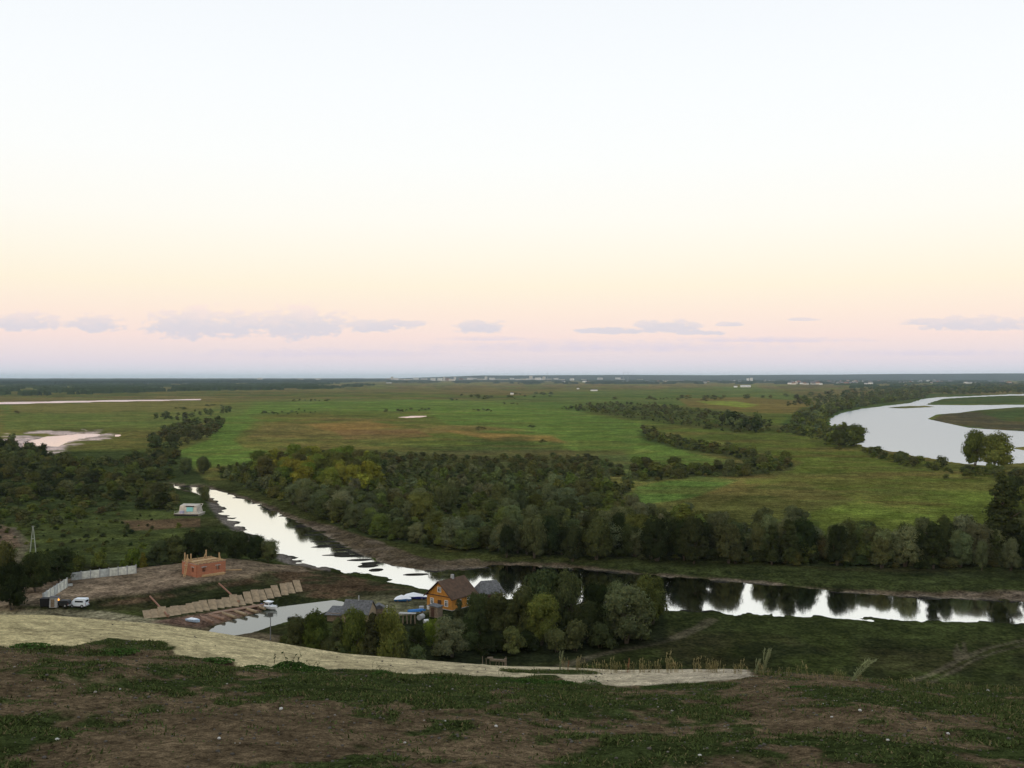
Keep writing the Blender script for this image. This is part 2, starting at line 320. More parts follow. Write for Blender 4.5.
paint(pm([(0, 612), (60, 609), (110, 612), (170, 622), (168, 626), (100, 619), (40, 616), (0, 617)], 2, 2, 28) * near * .9, col(.17, .15, .09))
paint(pm([(385, 595), (430, 597), (440, 612), (400, 616), (345, 600)], 3, 3, 29) * .9, col(.12, .11, .06))
paint(pm([(150, 622), (262, 604), (262, 612), (205, 628)], 3, 2, 30) * near * .9, col(.14, .085, .06))
paint(pm([(340, 655), (430, 640), (620, 650), (600, 665), (450, 668)], 4, 6, 31) * near * .8, col(.032, .035, .014))
# dirt tracks in the grass
def track(pts, w, c, k=.6):
    L = [px(a, b) for a, b in pts]; m = (Y > 100) & (Y < 420)
    q = np.zeros(X.shape); q[m] = 1 - ss(w * .5, w, ldist(L, X[m], Y[m]) + (n_d[m] - .5) * 1.0); paint(q * k, c)
tc_ = col(.105, .085, .055)
track([(560, 668), (600, 655), (640, 647), (680, 637), (700, 628), (712, 620)], 1.5, tc_)
track([(905, 684), (930, 676), (957, 662), (985, 650), (1024, 641), (1080, 632)], .8, tc_)
track([(925, 686), (948, 675), (972, 662), (996, 653), (1040, 642)], .6, tc_, .6)
track([(957, 660), (957, 645)], .5, tc_, .6); track([(965, 660), (964, 643)], .5, tc_, .6)
track([(-30, 620), (10, 595), (25, 580), (16, 560), (26, 545), (12, 528)], 1.8, col(.13, .1, .07))
# mud flat; its pale pink stands in for the wet reflection
mf = np.zeros(X.shape); m = (V > 425) & (V < 462) & (U > -20) & (U < 150)
mf[m] = ss(-4, 3, sdist(mud_w, X[m], Y[m]) + (n_b[m] - .5) * 26 + (fbm(X[m] / 30, Y[m] / 10, 130) - .5) * 30)
paint(mf * ss(.36, .42, fbm(X / 40, Y / 14, 131)), col(.50, .38, .33))
nearm = ss(1800, 300, Y) * (Y > 60)
cov *= (1 + nearm * ((n_b - .5) * .55 + (n_d - .5) * .6))[..., None]
cov *= (1 + (1 - nearm) * (Y > 60) * (fbm(X / 120, Y / 50, 132) - .5) * .7)[..., None]
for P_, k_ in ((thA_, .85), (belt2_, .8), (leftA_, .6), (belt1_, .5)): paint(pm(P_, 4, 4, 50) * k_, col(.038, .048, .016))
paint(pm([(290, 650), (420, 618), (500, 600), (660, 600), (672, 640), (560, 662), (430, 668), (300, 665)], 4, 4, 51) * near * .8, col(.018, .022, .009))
# ---- hill top in front
fgm = Y <= YC + 26
soil = col(.112, .080, .046); grn = col(.036, .046, .015)
gmask = fbm(X * .5, Y * .34, 140, 5)
bias = np.interp(U, [0, 120, 260, 380, 560, 700, 770, 880, 1024], [-.02, -.02, .02, .12, .16, .12, -.05, .04, .11]) + .03 * ss(690, 670, V)
gm = ss(.47, .58, gmask + bias + (fbm(X * 3, Y * 2.2, 142, 3) - .5) * .42)
fc = soil * (1 - gm[..., None]) + grn * gm[..., None]
fc = fc * (1 + (fbm(X * 5, Y * 5, 143, 4) - .5)[..., None] * .9) * (1 + (fbm(X * .8, Y * .8, 144) - .5)[..., None] * .5)
sand_y = YB + (fbm(X * .8, Y * .8, 150) - .5) * 1.5 + 1.5 * ss(.55, .7, fbm(X * .45, 0 * X, 151))
su = 512 + F * X / np.maximum(Y, .01)
sandm = ss(-.05, .12, Y - sand_y) * (Y < YC + 1.2) * ss(752, 742, su + (fbm(X * 1.5, Y * 1.5, 152) - .5) * 30)
# tongue of grass inside the sand near the right end
tg = np.exp(-((Y - 24.2 - (su - 560) * .004 - (fbm(X * .9, Y * .9, 158, 3) - .5) * 1.6) / .75) ** 2) * ss(495, 512, su) * ss(606, 590, su)
sandm = sandm * (1 - ss(.35, .6, tg + (fbm(X * 2.5, Y * 2.5, 153) - .5) * .3))
sandc = col(.46, .38, .215) * np.interp(su, [0, 300, 560, 750], [1, 1, .98, .9])[..., None]
sandc = sandc * np.stack([np.interp(su, [0, 350, 750], [1, 1, 1]), np.interp(su, [0, 350, 750], [1, 1, 1.02]), np.interp(su, [0, 350, 750], [.92, 1.0, 1.3])], -1)
sandc = sandc * (1 + (fbm(X * 4, Y * 4, 154, 4) - .5)[..., None] * .95 + (fbm(X * .7, Y * 1.2, 155, 3) - .5)[..., None] * .6)
wd = (fbm(X * 1.2, Y * 1.2, 156, 4) > .62)[..., None]
edg = np.exp(-((Y - sand_y + .35) / .45) ** 2) * (su < 760) * ss(.35, .55, fbm(X * 1.1, Y * 1.1, 157, 3)); fc = fc * (1 - edg[..., None] * .85) + grn * edg[..., None] * .85
tgm = ss(.35, .6, tg)[..., None]; fc = fc * (1 - tgm) + grn * 1.3 * tgm
fc = fc * (1 - sandm[..., None]) + sandc * sandm[..., None]
crestg = ss(YC - 1.2, YC - .2, Y + (n_d - .5)) * (su > 735)
fc = fc * (1 - crestg[..., None] * .6) + col(.10, .10, .035) * crestg[..., None] * .6
back = (Y > YC + .8)[..., None]
fc = np.where(back, col(.05, .06, .025), fc)
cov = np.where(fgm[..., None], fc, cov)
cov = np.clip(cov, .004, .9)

def new_mesh(name, verts, faces_list, cols=None, smooth=False):
    """faces_list: list of int arrays (n,k)"""
    me = bpy.data.meshes.new(name)
    verts = np.asarray(verts, np.float32)
    faces_list = [np.asarray(f, np.int32) for f in faces_list if len(f)]
    me.vertices.add(len(verts)); me.vertices.foreach_set('co', verts.ravel())
    loops = np.concatenate([f.ravel() for f in faces_list]); tot = np.concatenate([np.full(len(f), f.shape[1], np.int32) for f in faces_list])
    me.loops.add(len(loops)); me.loops.foreach_set('vertex_index', loops)
    me.polygons.add(len(tot)); start = np.concatenate([[0], np.cumsum(tot)[:-1]]).astype(np.int32)
    me.polygons.foreach_set('loop_start', start); me.polygons.foreach_set('loop_total', tot)
    if smooth: me.polygons.foreach_set('use_smooth', np.ones(len(tot), bool))
    me.update(calc_edges=True)
    if cols is not None:
        a = me.color_attributes.new('Col', 'FLOAT_COLOR', 'POINT')
        c = np.ones((len(verts), 4), np.float32); c[:, :3] = cols; a.data.foreach_set('color', c.ravel())
    me.validate()
    return me
def tag(o, label=None, cat=None, group=None, kind=None):
    if label: o['label'] = label
    if cat: o['category'] = cat
    if group: o['group'] = group
    if kind: o['kind'] = kind
    return o
def link(name, me, mat=None, parent=None):
    o = bpy.data.objects.new(name, me); C.objects.link(o)
    if mat: me.materials.append(mat)
    if parent: o.parent = parent
    return o

# ------------------------------------------------------------------ materials
MATS = {}
def mat(name, base, rough=.8, metal=0.0, var=.15, scale=3.0, bump=0.0, spec=.3, emit=None):
    if name in MATS: return MATS[name]
    m = bpy.data.materials.new(name); m.use_nodes = True; t = m.node_tree; b = t.nodes['Principled BSDF']
    b.inputs['Roughness'].default_value = rough; b.inputs['Metallic'].default_value = metal; b.inputs['Specular IOR Level'].default_value = spec
    tcn = N(t, 'ShaderNodeTexCoord'); nz = N(t, 'ShaderNodeTexNoise'); nz.inputs['Scale'].default_value = scale; nz.inputs['Detail'].default_value = 5
    t.links.new(tcn.outputs['Object'], nz.inputs['Vector'])
    mr = N(t, 'ShaderNodeMapRange'); mr.inputs['From Min'].default_value = .3; mr.inputs['From Max'].default_value = .7
    mr.inputs['To Min'].default_value = 1 - var; mr.inputs['To Max'].default_value = 1 + var; t.links.new(nz.outputs[0], mr.inputs[0])
    mx = N(t, 'ShaderNodeMix', data_type='RGBA', blend_type='MULTIPLY'); mx.inputs['Factor'].default_value = 1
    mx.inputs['A'].default_value = tuple(base) + (1,); t.links.new(mr.outputs[0], mx.inputs['B']); t.links.new(mx.outputs['Result'], b.inputs['Base Color'])
    if bump:
        bp = N(t, 'ShaderNodeBump'); bp.inputs['Strength'].default_value = bump; bp.inputs['Distance'].default_value = .03
        t.links.new(nz.outputs[0], bp.inputs['Height']); t.links.new(bp.outputs[0], b.inputs['Normal'])
    if emit:
        b.inputs['Emission Color'].default_value = tuple(emit[:3]) + (1,); b.inputs['Emission Strength'].default_value = emit[3]
    MATS[name] = m; return m
def ground_mat(name, scales, amp, bump=.5, dist=.05, rough=.95):
    m = bpy.data.materials.new(name); m.use_nodes = True; t = m.node_tree; b = t.nodes['Principled BSDF']
    b.inputs['Roughness'].default_value = 1; b.inputs['Specular IOR Level'].default_value = 0
    at_ = N(t, 'ShaderNodeAttribute', attribute_name='Col'); tcn = N(t, 'ShaderNodeTexCoord')
    cur = at_.outputs['Color']; last = None
    for s, a in zip(scales, amp):
        nz = N(t, 'ShaderNodeTexNoise'); nz.inputs['Scale'].default_value = s; nz.inputs['Detail'].default_value = 4; nz.inputs['Roughness'].default_value = .65
        t.links.new(tcn.outputs['Object'], nz.inputs['Vector'])
        mr = N(t, 'ShaderNodeMapRange'); mr.inputs['From Min'].default_value = .3; mr.inputs['From Max'].default_value = .7
        mr.inputs['To Min'].default_value = 1 - a; mr.inputs['To Max'].default_value = 1 + a; mr.clamp = False; t.links.new(nz.outputs[0], mr.inputs[0])
        mx = N(t, 'ShaderNodeMix', data_type='RGBA', blend_type='MULTIPLY'); mx.inputs['Factor'].default_value = 1
        t.links.new(cur, mx.inputs['A']); t.links.new(mr.outputs[0], mx.inputs['B']); cur = mx.outputs['Result']; last = nz
    t.links.new(cur, b.inputs['Base Color'])
    bp = N(t, 'ShaderNodeBump'); bp.inputs['Strength'].default_value = bump; bp.inputs['Distance'].default_value = dist
    t.links.new(last.outputs[0], bp.inputs['Height']); t.links.new(bp.outputs[0], b.inputs['Normal'])
    return m
m_hill = ground_mat('hill_soil_and_grass', [2.2, 11.0, 45.0], [.35, .6, .6], .9, .03)
m_sand = ground_mat('pale_sand', [3.0, 12.0, 40.0], [.22, .38, .4], .9, .03)
m_plain = ground_mat('meadow_cover', [.02, .09, .4, 1.6], [.25, .35, .5, .55], .6, .4)

# faces, split into the hill top, the sand bank and the flood plain
idx = np.arange(nr * na).reshape(nr, na)
a0 = idx[:-1, :]; nxt = np.roll(idx, -1, axis=1)
quads = np.stack([idx[:-1], nxt[:-1], nxt[1:], idx[1:]], -1).reshape(-1, 4)[:, ::-1]
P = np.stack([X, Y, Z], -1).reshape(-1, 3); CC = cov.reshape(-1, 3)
ymax = P[quads, 1].mean(1); smean = sandm.reshape(-1)[quads].mean(1) * (ymax < YC + 1.2)
cls = np.where(smean > .5, 1, np.where((ymax > 110), 2, 0))
def submesh(name, q, m):
    used = np.unique(q); mp = np.full(len(P), -1, np.int64); mp[used] = np.arange(len(used))
    me = new_mesh(name, P[used], [mp[q]], CC[used], smooth=True); return tag(link(name, me, m), kind='structure')
# disc under the eye
hub = np.array([[0, 0, gz(0, 0)]]); 
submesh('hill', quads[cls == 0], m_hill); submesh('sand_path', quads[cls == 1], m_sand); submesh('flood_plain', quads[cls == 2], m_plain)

# ------------------------------------------------------------------ water
def water_mat(name, refl, rough, bump, scale, base=(.02, .025, .02), sx=1.0, gc=(.90, .90, .86)):
    m = bpy.data.materials.new(name); m.use_nodes = True; t = m.node_tree; t.nodes.clear()
    out = N(t, 'ShaderNodeOutputMaterial'); d = N(t, 'ShaderNodeBsdfDiffuse'); d.inputs[0].default_value = tuple(base) + (1,)
    g = N(t, 'ShaderNodeBsdfGlossy'); g.inputs['Roughness'].default_value = rough; g.inputs[0].default_value = tuple(gc) + (1,)
    mx = N(t, 'ShaderNodeMixShader'); tcn = N(t, 'ShaderNodeTexCoord'); mp = N(t, 'ShaderNodeMapping'); mp.inputs['Scale'].default_value = (1, sx, 1)
    nz = N(t, 'ShaderNodeTexNoise'); nz.inputs['Scale'].default_value = scale; nz.inputs['Detail'].default_value = 3
    t.links.new(tcn.outputs['Object'], mp.inputs[0]); t.links.new(mp.outputs[0], nz.inputs['Vector'])
    bp = N(t, 'ShaderNodeBump'); bp.inputs['Strength'].default_value = bump; bp.inputs['Distance'].default_value = .05
    t.links.new(nz.outputs[0], bp.inputs['Height']); t.links.new(bp.outputs[0], g.inputs['Normal'])
    fr = N(t, 'ShaderNodeFresnel'); fr.inputs[0].default_value = refl
    t.links.new(fr.outputs[0], mx.inputs[0]); t.links.new(d.outputs[0], mx.inputs[1]); t.links.new(g.outputs[0], mx.inputs[2]); t.links.new(mx.outputs[0], out.inputs[0])
    return m
def sheet(name, pts, m):
    me = new_mesh(name, [(x, y, WL) for x, y in pts], [np.array([list(range(len(pts)))])]); return tag(link(name, me, m), kind='structure')
wm_near = water_mat('calm_river_water', 2.4, .055, .09, .5, sx=.6)
wm_in = water_mat('inlet_water', 2.5, .08, .25, .5, base=(.05, .06, .05))
wm_far = water_mat('rippled_river_water', 1.36, .22, 1.0, .15, base=(.20, .22, .24), gc=(.60, .64, .68))
wm_pond = water_mat('pond_water', 2.2, .06, .1, .3, gc=(.88, .80, .76))
sheet('river_water', [px(60, 472), px(300, 472), px(540, 545), px(1400, 598), px(1400, 650), px(480, 612), px(355, 596), px(270, 577), px(150, 500)], wm_near)
sheet('inlet_water', [px(150, 645), px(270, 645), px(360, 625), px(365, 592), px(250, 606), px(150, 625)], wm_in)
sheet('far_river_water', [px(800, 450), px(820, 405), px(900, 390.5), px(1300, 390.5), px(1300, 482), px(1000, 474)], wm_far)
sheet('pond_water', [px(-200, 465), px(-200, 397.5), px(240, 397.5), px(240, 403), px(150, 425), px(135, 465)], wm_pond)
sheet('small_pond_water', [px(385, 420), px(385, 413.5), px(440, 413.5), px(440, 420)], wm_pond)

# ------------------------------------------------------------------ leafy things
rng = np.random.default_rng(7)
def foliage_mat(name):
    m = bpy.data.materials.new(name); m.use_nodes = True; t = m.node_tree; t.nodes.clear()
    out = N(t, 'ShaderNodeOutputMaterial'); a = N(t, 'ShaderNodeAttribute', attribute_name='Col'); oi = N(t, 'ShaderNodeObjectInfo')
    mx = N(t, 'ShaderNodeMix', data_type='RGBA', blend_type='MULTIPLY'); mx.inputs['Factor'].default_value = 1
    t.links.new(a.outputs['Color'], mx.inputs['A']); t.links.new(oi.outputs['Color'], mx.inputs['B'])
    d = N(t, 'ShaderNodeBsdfDiffuse'); tr = N(t, 'ShaderNodeBsdfTranslucent'); ms = N(t, 'ShaderNodeMixShader'); ms.inputs[0].default_value = .15
    t.links.new(mx.outputs['Result'], d.inputs[0]); t.links.new(mx.outputs['Result'], tr.inputs[0])
    t.links.new(d.outputs[0], ms.inputs[1]); t.links.new(tr.outputs[0], ms.inputs[2]); t.links.new(ms.outputs[0], out.inputs[0])
    return m
m_leaf = foliage_mat('leaves'); m_bark = mat('bark', (.09, .07, .05), .95, var=.3, scale=4, bump=.5)
PH = (1 + 5 ** .5) / 2
ICO_V = np.array([(-1, PH, 0), (1, PH, 0), (-1, -PH, 0), (1, -PH, 0), (0, -1, PH), (0, 1, PH), (0, -1, -PH), (0, 1, -PH), (PH, 0, -1), (PH, 0, 1), (-PH, 0, -1), (-PH, 0, 1)], float) / math.hypot(1, PH)
ICO_F = np.array([(0, 11, 5), (0, 5, 1), (0, 1, 7), (0, 7, 10), (0, 10, 11), (1, 5, 9), (5, 11, 4), (11, 10, 2), (10, 7, 6), (7, 1, 8), (3, 9, 4), (3, 4, 2), (3, 2, 6), (3, 6, 8), (3, 8, 9), (4, 9, 5), (2, 4, 11), (6, 2, 10), (8, 6, 7), (9, 8, 1)])
def crown(seed, h, w, lobes, nleaf, ls, style='round', z0=.12, core=.72):
    """leaf clumps spread over overlapping uneven lobes -> verts, tris, quads, colours"""
    g = np.random.default_rng(seed); Ls = []
    for i in range(lobes):
        f = (i + .5) / lobes
        if style == 'round':
            zz = z0 + (1 - z0) * (.12 + .76 * f); rr = math.sqrt(max(0, 1 - ((f - .42) / .66) ** 2)) * .60
        elif style == 'bush':
            zz = (.12 + .62 * f); rr = (1 - f * .8) * .72
        elif style == 'tall':
            zz = z0 + (1 - z0) * (.05 + .88 * f); rr = (.62 * (1 - f) ** .75 + .05)
        elif style == 'spire':
            zz = .06 + .9 * f; rr = .8 * (1 - f) ** .95 * (.6 + .6 * g.random()) + .03
        a = i * 2.4 + g.random() * 1.4; rad_ = rr * (.35 + .65 * g.random()) * w / 2
        lr = (w / 2) * (.30 + .2 * g.random()) * {'round': 1.05, 'bush': .95, 'tall': 1.05 - .45 * f, 'spire': 1.0 - .66 * f}[style]
        Ls.append((math.cos(a) * rad_, math.sin(a) * rad_, zz * h, lr, lr * (.75 + .35 * g.random()) * (1 if style != 'bush' else .9)))
    L = np.array(Ls); tops = (L[:, 2] + L[:, 4]).max(); L[:, 2] *= h / tops; L[:, 4] = np.minimum(L[:, 4], L[:, 2] * .98)
    lt = .75 + .5 * g.random(len(L))
    wgt = (L[:, 3] ** 2); wgt /= wgt.sum()
    k = g.choice(len(L), nleaf * 2, p=wgt); d = g.normal(size=(nleaf * 2, 3)); d /= np.linalg.norm(d, axis=1)[:, None]
    d[:, 2] = np.where(d[:, 2] < -.35, -d[:, 2], d[:, 2])
    rj = 1.0 + .10 * g.normal(size=nleaf * 2)
    # small twiggy sprays at the rim
    bump_ = 1 + .16 * np.sin(d[:, 0] * 5 + k * 1.7) * np.cos(d[:, 1] * 4.3 + k) + .1 * np.sin(d[:, 2] * 9 + k * 2.3)
    p = L[k, :3] + d * np.stack([L[k, 3], L[k, 3], L[k, 4]], -1) * (rj * bump_)[:, None]
    ok = np.ones(len(p), bool)
    for j in range(len(L)):
        q = ((p[:, 0] - L[j, 0]) / L[j, 3]) ** 2 + ((p[:, 1] - L[j, 1]) / L[j, 3]) ** 2 + ((p[:, 2] - L[j, 2]) / L[j, 4]) ** 2
        ok &= ~((q < .62) & (k != j))
    ok &= p[:, 2] > .1
    p = p[ok][:nleaf]; d = d[ok][:nleaf]; k = k[ok][:nleaf]; n = len(p)
    nn = d + np.array([0, 0, .25]) + g.normal(size=(n, 3)) * .32; nn /= np.linalg.norm(nn, axis=1)[:, None]
    r = g.normal(size=(n, 3)); r[:, 2] += .6; t1 = np.cross(nn, r); t1 /= np.linalg.norm(t1, axis=1)[:, None] + 1e-9; t2 = np.cross(nn, t1)
    s1 = ls * (.5 + .9 * g.random(n))[:, None] * .5; s2 = ls * (.5 + .9 * g.random(n))[:, None] * .34
    qv = np.stack([p - t1 * s1, p - t2 * s2 + t1 * s1 * .2, p + t1 * s1, p + t2 * s2 - t1 * s1 * .15], 1).reshape(-1, 3)
    qf = np.arange(n * 4).reshape(-1, 4)
    lc = lt[k] * (.72 + .56 * g.random(n)); lc = np.repeat(lc, 4)
    yel = np.repeat(g.random(n), 4)
    qc = np.stack([lc * (1 + .18 * yel), lc, lc * (1 - .2 * yel)], -1)
    cv = []; cf = []; cc = []
    for j in range(len(L)):
        jit = 1 + .16 * g.normal(size=(12, 1))
        cv.append(L[j, :3] + ICO_V * jit * np.array([L[j, 3], L[j, 3], L[j, 4]]) * core); cf.append(ICO_F + 12 * j)
        cc.append(np.full((12, 3), lt[j] * .9))
    cv = np.concatenate(cv); cf = np.concatenate(cf); cc = np.concatenate(cc)
    V_ = np.concatenate([cv, qv]); V_[:, 2] = np.maximum(V_[:, 2], -.1)
    return V_, cf, qf + len(cv), np.concatenate([cc, qc])
class MB:
    def __init__(s): s.v = []; s.f = []
    def add(s, vs_, fs):
        b = len(s.v); s.v += [tuple(map(float, p)) for p in vs_]; s.f += [tuple(b + i for i in f) for f in fs]; return s
    def box(s, c, d, rz=0.0, rx=0.0, ry=0.0, taper=1.0):
        from mathutils import Euler, Vector
        e = Euler((rx, ry, rz)).to_matrix(); vs_ = []
        for z in (-.5, .5):
            k = taper if z > 0 else 1
            for x, y in ((-.5, -.5), (.5, -.5), (.5, .5), (-.5, .5)):
                p = e @ Vector((x * d[0] * k, y * d[1] * k, z * d[2])); vs_.append((p.x + c[0], p.y + c[1], p.z + c[2]))
        return s.add(vs_, [(3, 2, 1, 0), (4, 5, 6, 7), (0, 1, 5, 4), (1, 2, 6, 5), (2, 3, 7, 6), (3, 0, 4, 7)])
    def tube(s, p0, p1, r0, r1=None, n=6):
        from mathutils import Vector
        r1 = r0 if r1 is None else r1; a = Vector(p0); b = Vector(p1); d = (b - a).normalized()
        u = d.cross(Vector((0, 0, 1)) if abs(d.z) < .9 else Vector((1, 0, 0))).normalized(); w = d.cross(u)
        vs_ = [a + (u * math.cos(2 * math.pi * i / n) + w * math.sin(2 * math.pi * i / n)) * r0 for i in range(n)]
        vs_ += [b + (u * math.cos(2 * math.pi * i / n) + w * math.sin(2 * math.pi * i / n)) * r1 for i in range(n)]
        return s.add(vs_, [tuple(range(n))[::-1], tuple(range(n, 2 * n))] + [(i, (i + 1) % n, n + (i + 1) % n, n + i) for i in range(n)])
    def prism(s, poly, h0, h1, axis='z'):
        n = len(poly)
        if axis == 'z': vs_ = [(x, y, h0) for x, y in poly] + [(x, y, h1) for x, y in poly]
        elif axis == 'y': vs_ = [(x, h0, y) for x, y in poly] + [(x, h1, y) for x, y in poly]
        else: vs_ = [(h0, x, y) for x, y in poly] + [(h1, x, y) for x, y in poly]
        return s.add(vs_, [tuple(range(n))[::-1], tuple(range(n, 2 * n))] + [(i, (i + 1) % n, n + (i + 1) % n, n + i) for i in range(n)])
    def build(s, name, m, parent=None, smooth=False):
        me = bpy.data.meshes.new(name); me.from_pydata(s.v, [], s.f); me.update()
        if smooth:
            for p in me.polygons: p.use_smooth = True
        return link(name, me, m, parent)
def empty(name, loc, rz=0.0, **kw):
    o = bpy.data.objects.new(name, None); C.objects.link(o); o.location = loc; o.rotation_euler = (0, 0, rz); o.empty_display_size = .3
    return tag(o, **kw)
def trunk_mesh(seed, h, w, style):
    g = random.Random(seed); b = MB()
    n = 1 if style in ('tall', 'spire') else (3 if style == 'round' else 4)
    for i in range(n):
        a = g.random() * 6.28; lean = 0 if n == 1 else .18 + .2 * g.random()
        r = h * .022 / math.sqrt(n) + .04; p = (math.cos(a) * .15 * (n > 1), math.sin(a) * .15 * (n > 1), -.3)
        top = h * (.78 if n == 1 else .55)
        mid = (p[0] + math.cos(a) * lean * w * .35, p[1] + math.sin(a) * lean * w * .35, top * .5)
        end = (p[0] + math.cos(a + .3) * lean * w * .9, p[1] + math.sin(a + .3) * lean * w * .9, top)
        b.tube(p, mid, r, r * .7); b.tube(mid, end, r * .7, r * .25)
        for k in range(3):
            a2 = a + k * 2.1 + g.random(); q = tuple(mid[j] + (end[j] - mid[j]) * (.15 + .25 * k) for j in range(3))
            b.tube(q, (q[0] + math.cos(a2) * w * .27, q[1] + math.sin(a2) * w * .27, q[2] + h * .14), r * .4, r * .12, 5)
    me = bpy.data.meshes.new('trunk'); me.from_pydata(b.v, [], b.f); me.update(); me.materials.append(m_bark); return me

PROTO = {}
def proto(key, seed, h, w, lobes, nleaf, ls, style, **kw):
    V_, tf, qf, cc = crown(seed, h, w, lobes, nleaf, ls, style, **kw)
    me = new_mesh('crown', V_, [tf, qf], cc); me.materials.append(m_leaf)
    PROTO[key] = (me, trunk_mesh(seed, h, w, style), h, w)
for i in range(5): proto('willow%d' % i, 10 + i, 8, 7.0 + .6 * (i % 3), 15, 3600, .42, 'round', z0=.06)
for i in range(4): proto('bush%d' % i, 30 + i, 3.6, 5.4, 11, 1500, .36, 'bush')
for i in range(3): proto('tall%d' % i, 50 + i, 12, 6.5, 20, 3400, .5, 'tall', z0=.05)
for i in range(2): proto('grey%d' % i, 60 + i, 7, 6.2, 13, 4600, .30, 'round', z0=.05)
proto('spire0', 71, 23.5, 13, 34, 5200, .65, 'spire'); proto('bigtree0', 72, 17, 12.5, 22, 4600, .6, 'round', z0=.02, core=.55); proto('bigtree1', 73, 16, 15, 24, 5200, .6, 'round', z0=.0, core=.6)
SPEC = {'dark': (.072, .090, .036), 'green': (.092, .118, .030), 'grey': (.105, .130, .062), 'yellow': (.165, .170, .028), 'deep': (.030, .043, .016), 'olive': (.092, .100, .036), 'fresh': (.12, .17, .028)}
plants = {}
def plant(kind, name, key, X_, Y_, h, w, spec, label, group, cat, rz=None, jit=.10, trunk=True, z=None):
    me, tm, h0, w0 = PROTO[key]; z = gz(X_, Y_) if z is None else z
    e = empty(name, (X_, Y_, z - .05), rng.random() * 6.28 if rz is None else rz, label=label, cat=cat, group=group)
    e.scale = (w / w0, w / w0, h / h0)
    c = bpy.data.objects.new('crown', me); C.objects.link(c); c.parent = e
    k = 1 + jit * (rng.random(3) * 2 - 1) * np.array([1, .6, 1]) ; b = 1 + .3 * (rng.random() * 2 - 1)
    s = SPEC[spec]; c.color = (s[0] * k[0] * b, s[1] * k[1] * b, s[2] * k[2] * b, 1)
    if trunk:
        t = bpy.data.objects.new('trunk', tm); C.objects.link(t); t.parent = e
    plants[kind] = plants.get(kind, 0) + 1
    return e
def ptree(u, vb, vt, wpx, key, spec, label, name='willow_tree', group=None, cat='tree', **kw):
    X_, Y_, z = at(u, vb); h = (vb - vt) / F * Y_; w = wpx / F * Y_ * 1.06
    return plant(name, name, key, X_, Y_, h, w, spec, label, group, cat, z=z, **kw)

# --- trees one can point to
T = [(520, 640, 587, 34, 'willow0', 'dark', 'dark willow at the left side of the riverside clump, its foot among low bushes'),
     (545, 630, 569, 44, 'willow1', 'dark', 'tallest dark olive willow in the clump, second row, straight before the river'),
     (567, 632, 573, 34, 'willow2', 'dark', 'tall narrow willow just right of the tallest one in the clump by the river'),
     (541, 645, 594, 36, 'grey0', 'green', 'front willow with a pale rounded top standing before the tallest willow'),
     (594, 630, 584, 28, 'willow3', 'deep', 'smaller dark willow half hidden behind the big round silvery willow'),
     (614, 630, 582, 26, 'grey1', 'grey', 'greyish willow peeping over the left shoulder of the big round willow'),
     (626, 643, 586, 50, 'grey0', 'grey', 'big round silvery green willow at the right end of the clump, front row'),
     (652, 624, 575, 34, 'grey1', 'green', 'rightmost willow of the clump, leaning over the bright river water'),
     (575, 651, 619, 32, 'bush1', 'dark', 'low dark shrubby willow at the clump front between two round willows'),
     (512, 653, 626, 32, 'bush2', 'olive', 'low reddish brown shrub at the left front of the riverside clump'),
     (589, 643, 602, 34, 'willow4', 'deep', 'very dark willow in the middle gap of the clump left of the round willow'),
     (452, 657, 617, 34, 'grey1', 'grey', 'pale silvery willow standing alone below the orange house'),
     (432, 647, 620, 18, 'willow2', 'fresh', 'small fresh green willow left of the silvery one below the orange house'),
     (459, 627, 599, 15, 'tall1', 'dark', 'small pointed dark tree before the corner of the orange house'),
     (479, 634, 594, 28, 'willow3', 'dark', 'olive willow hiding the right wall of the orange house'),
     (500, 636, 593, 30, 'willow4', 'dark', 'dark willow standing in front of the grey shed roof'),
     (416, 652, 624, 26, 'bush3', 'deep', 'dark shrub under the stacked junk left of the orange house'),
     (486, 655, 634, 30, 'bush0', 'deep', 'dark low shrub between the silvery willow and the clump'),
     (297, 659, 618, 26, 'willow0', 'dark', 'leftmost willow of the row below the grey roofed barn'),
     (316, 661, 611, 32, 'willow1', 'green', 'full green willow, second from the left in the row below the barn'),
     (338, 663, 617, 24, 'tall0', 'dark', 'narrow dark willow in the row below the barn, under its lean-to'),
     (354, 664, 610, 30, 'willow2', 'green', 'green willow hiding the middle of the grey roofed barn'),
     (372, 666, 613, 24, 'tall2', 'dark', 'narrow upright willow under the barn gable'),
     (390, 667, 609, 30, 'willow4', 'green', 'rightmost full willow of the row below the barn'),
     (402, 664, 628, 22, 'bush1', 'dark', 'shrub at the right foot of the willow row below the barn'),
     (975, 467, 431, 25, 'willow2', 'green', 'tall airy tree on the far river bank, left one of the close pair'),
     (997, 469, 433, 35, 'willow1', 'green', 'tall broad full tree on the far river bank, right one of the close pair'),
     (1003, 560, 475, 60, 'spire0', 'deep', 'very tall dark pointed tree at the right edge above the thicket'),
     (203, 474, 457, 15, 'willow2', 'dark', 'lone round tree on the green meadow by the river bend at left'),
     (185, 474, 458, 16, 'willow0', 'dark', 'lone rounded tree left of the meadow tree by the river bend'),
     (206, 501, 486, 12, 'bush2', 'dark', 'small tree on the bank whose reflection lies in the river beside the barge'),
     ]
for t in T: ptree(*t)
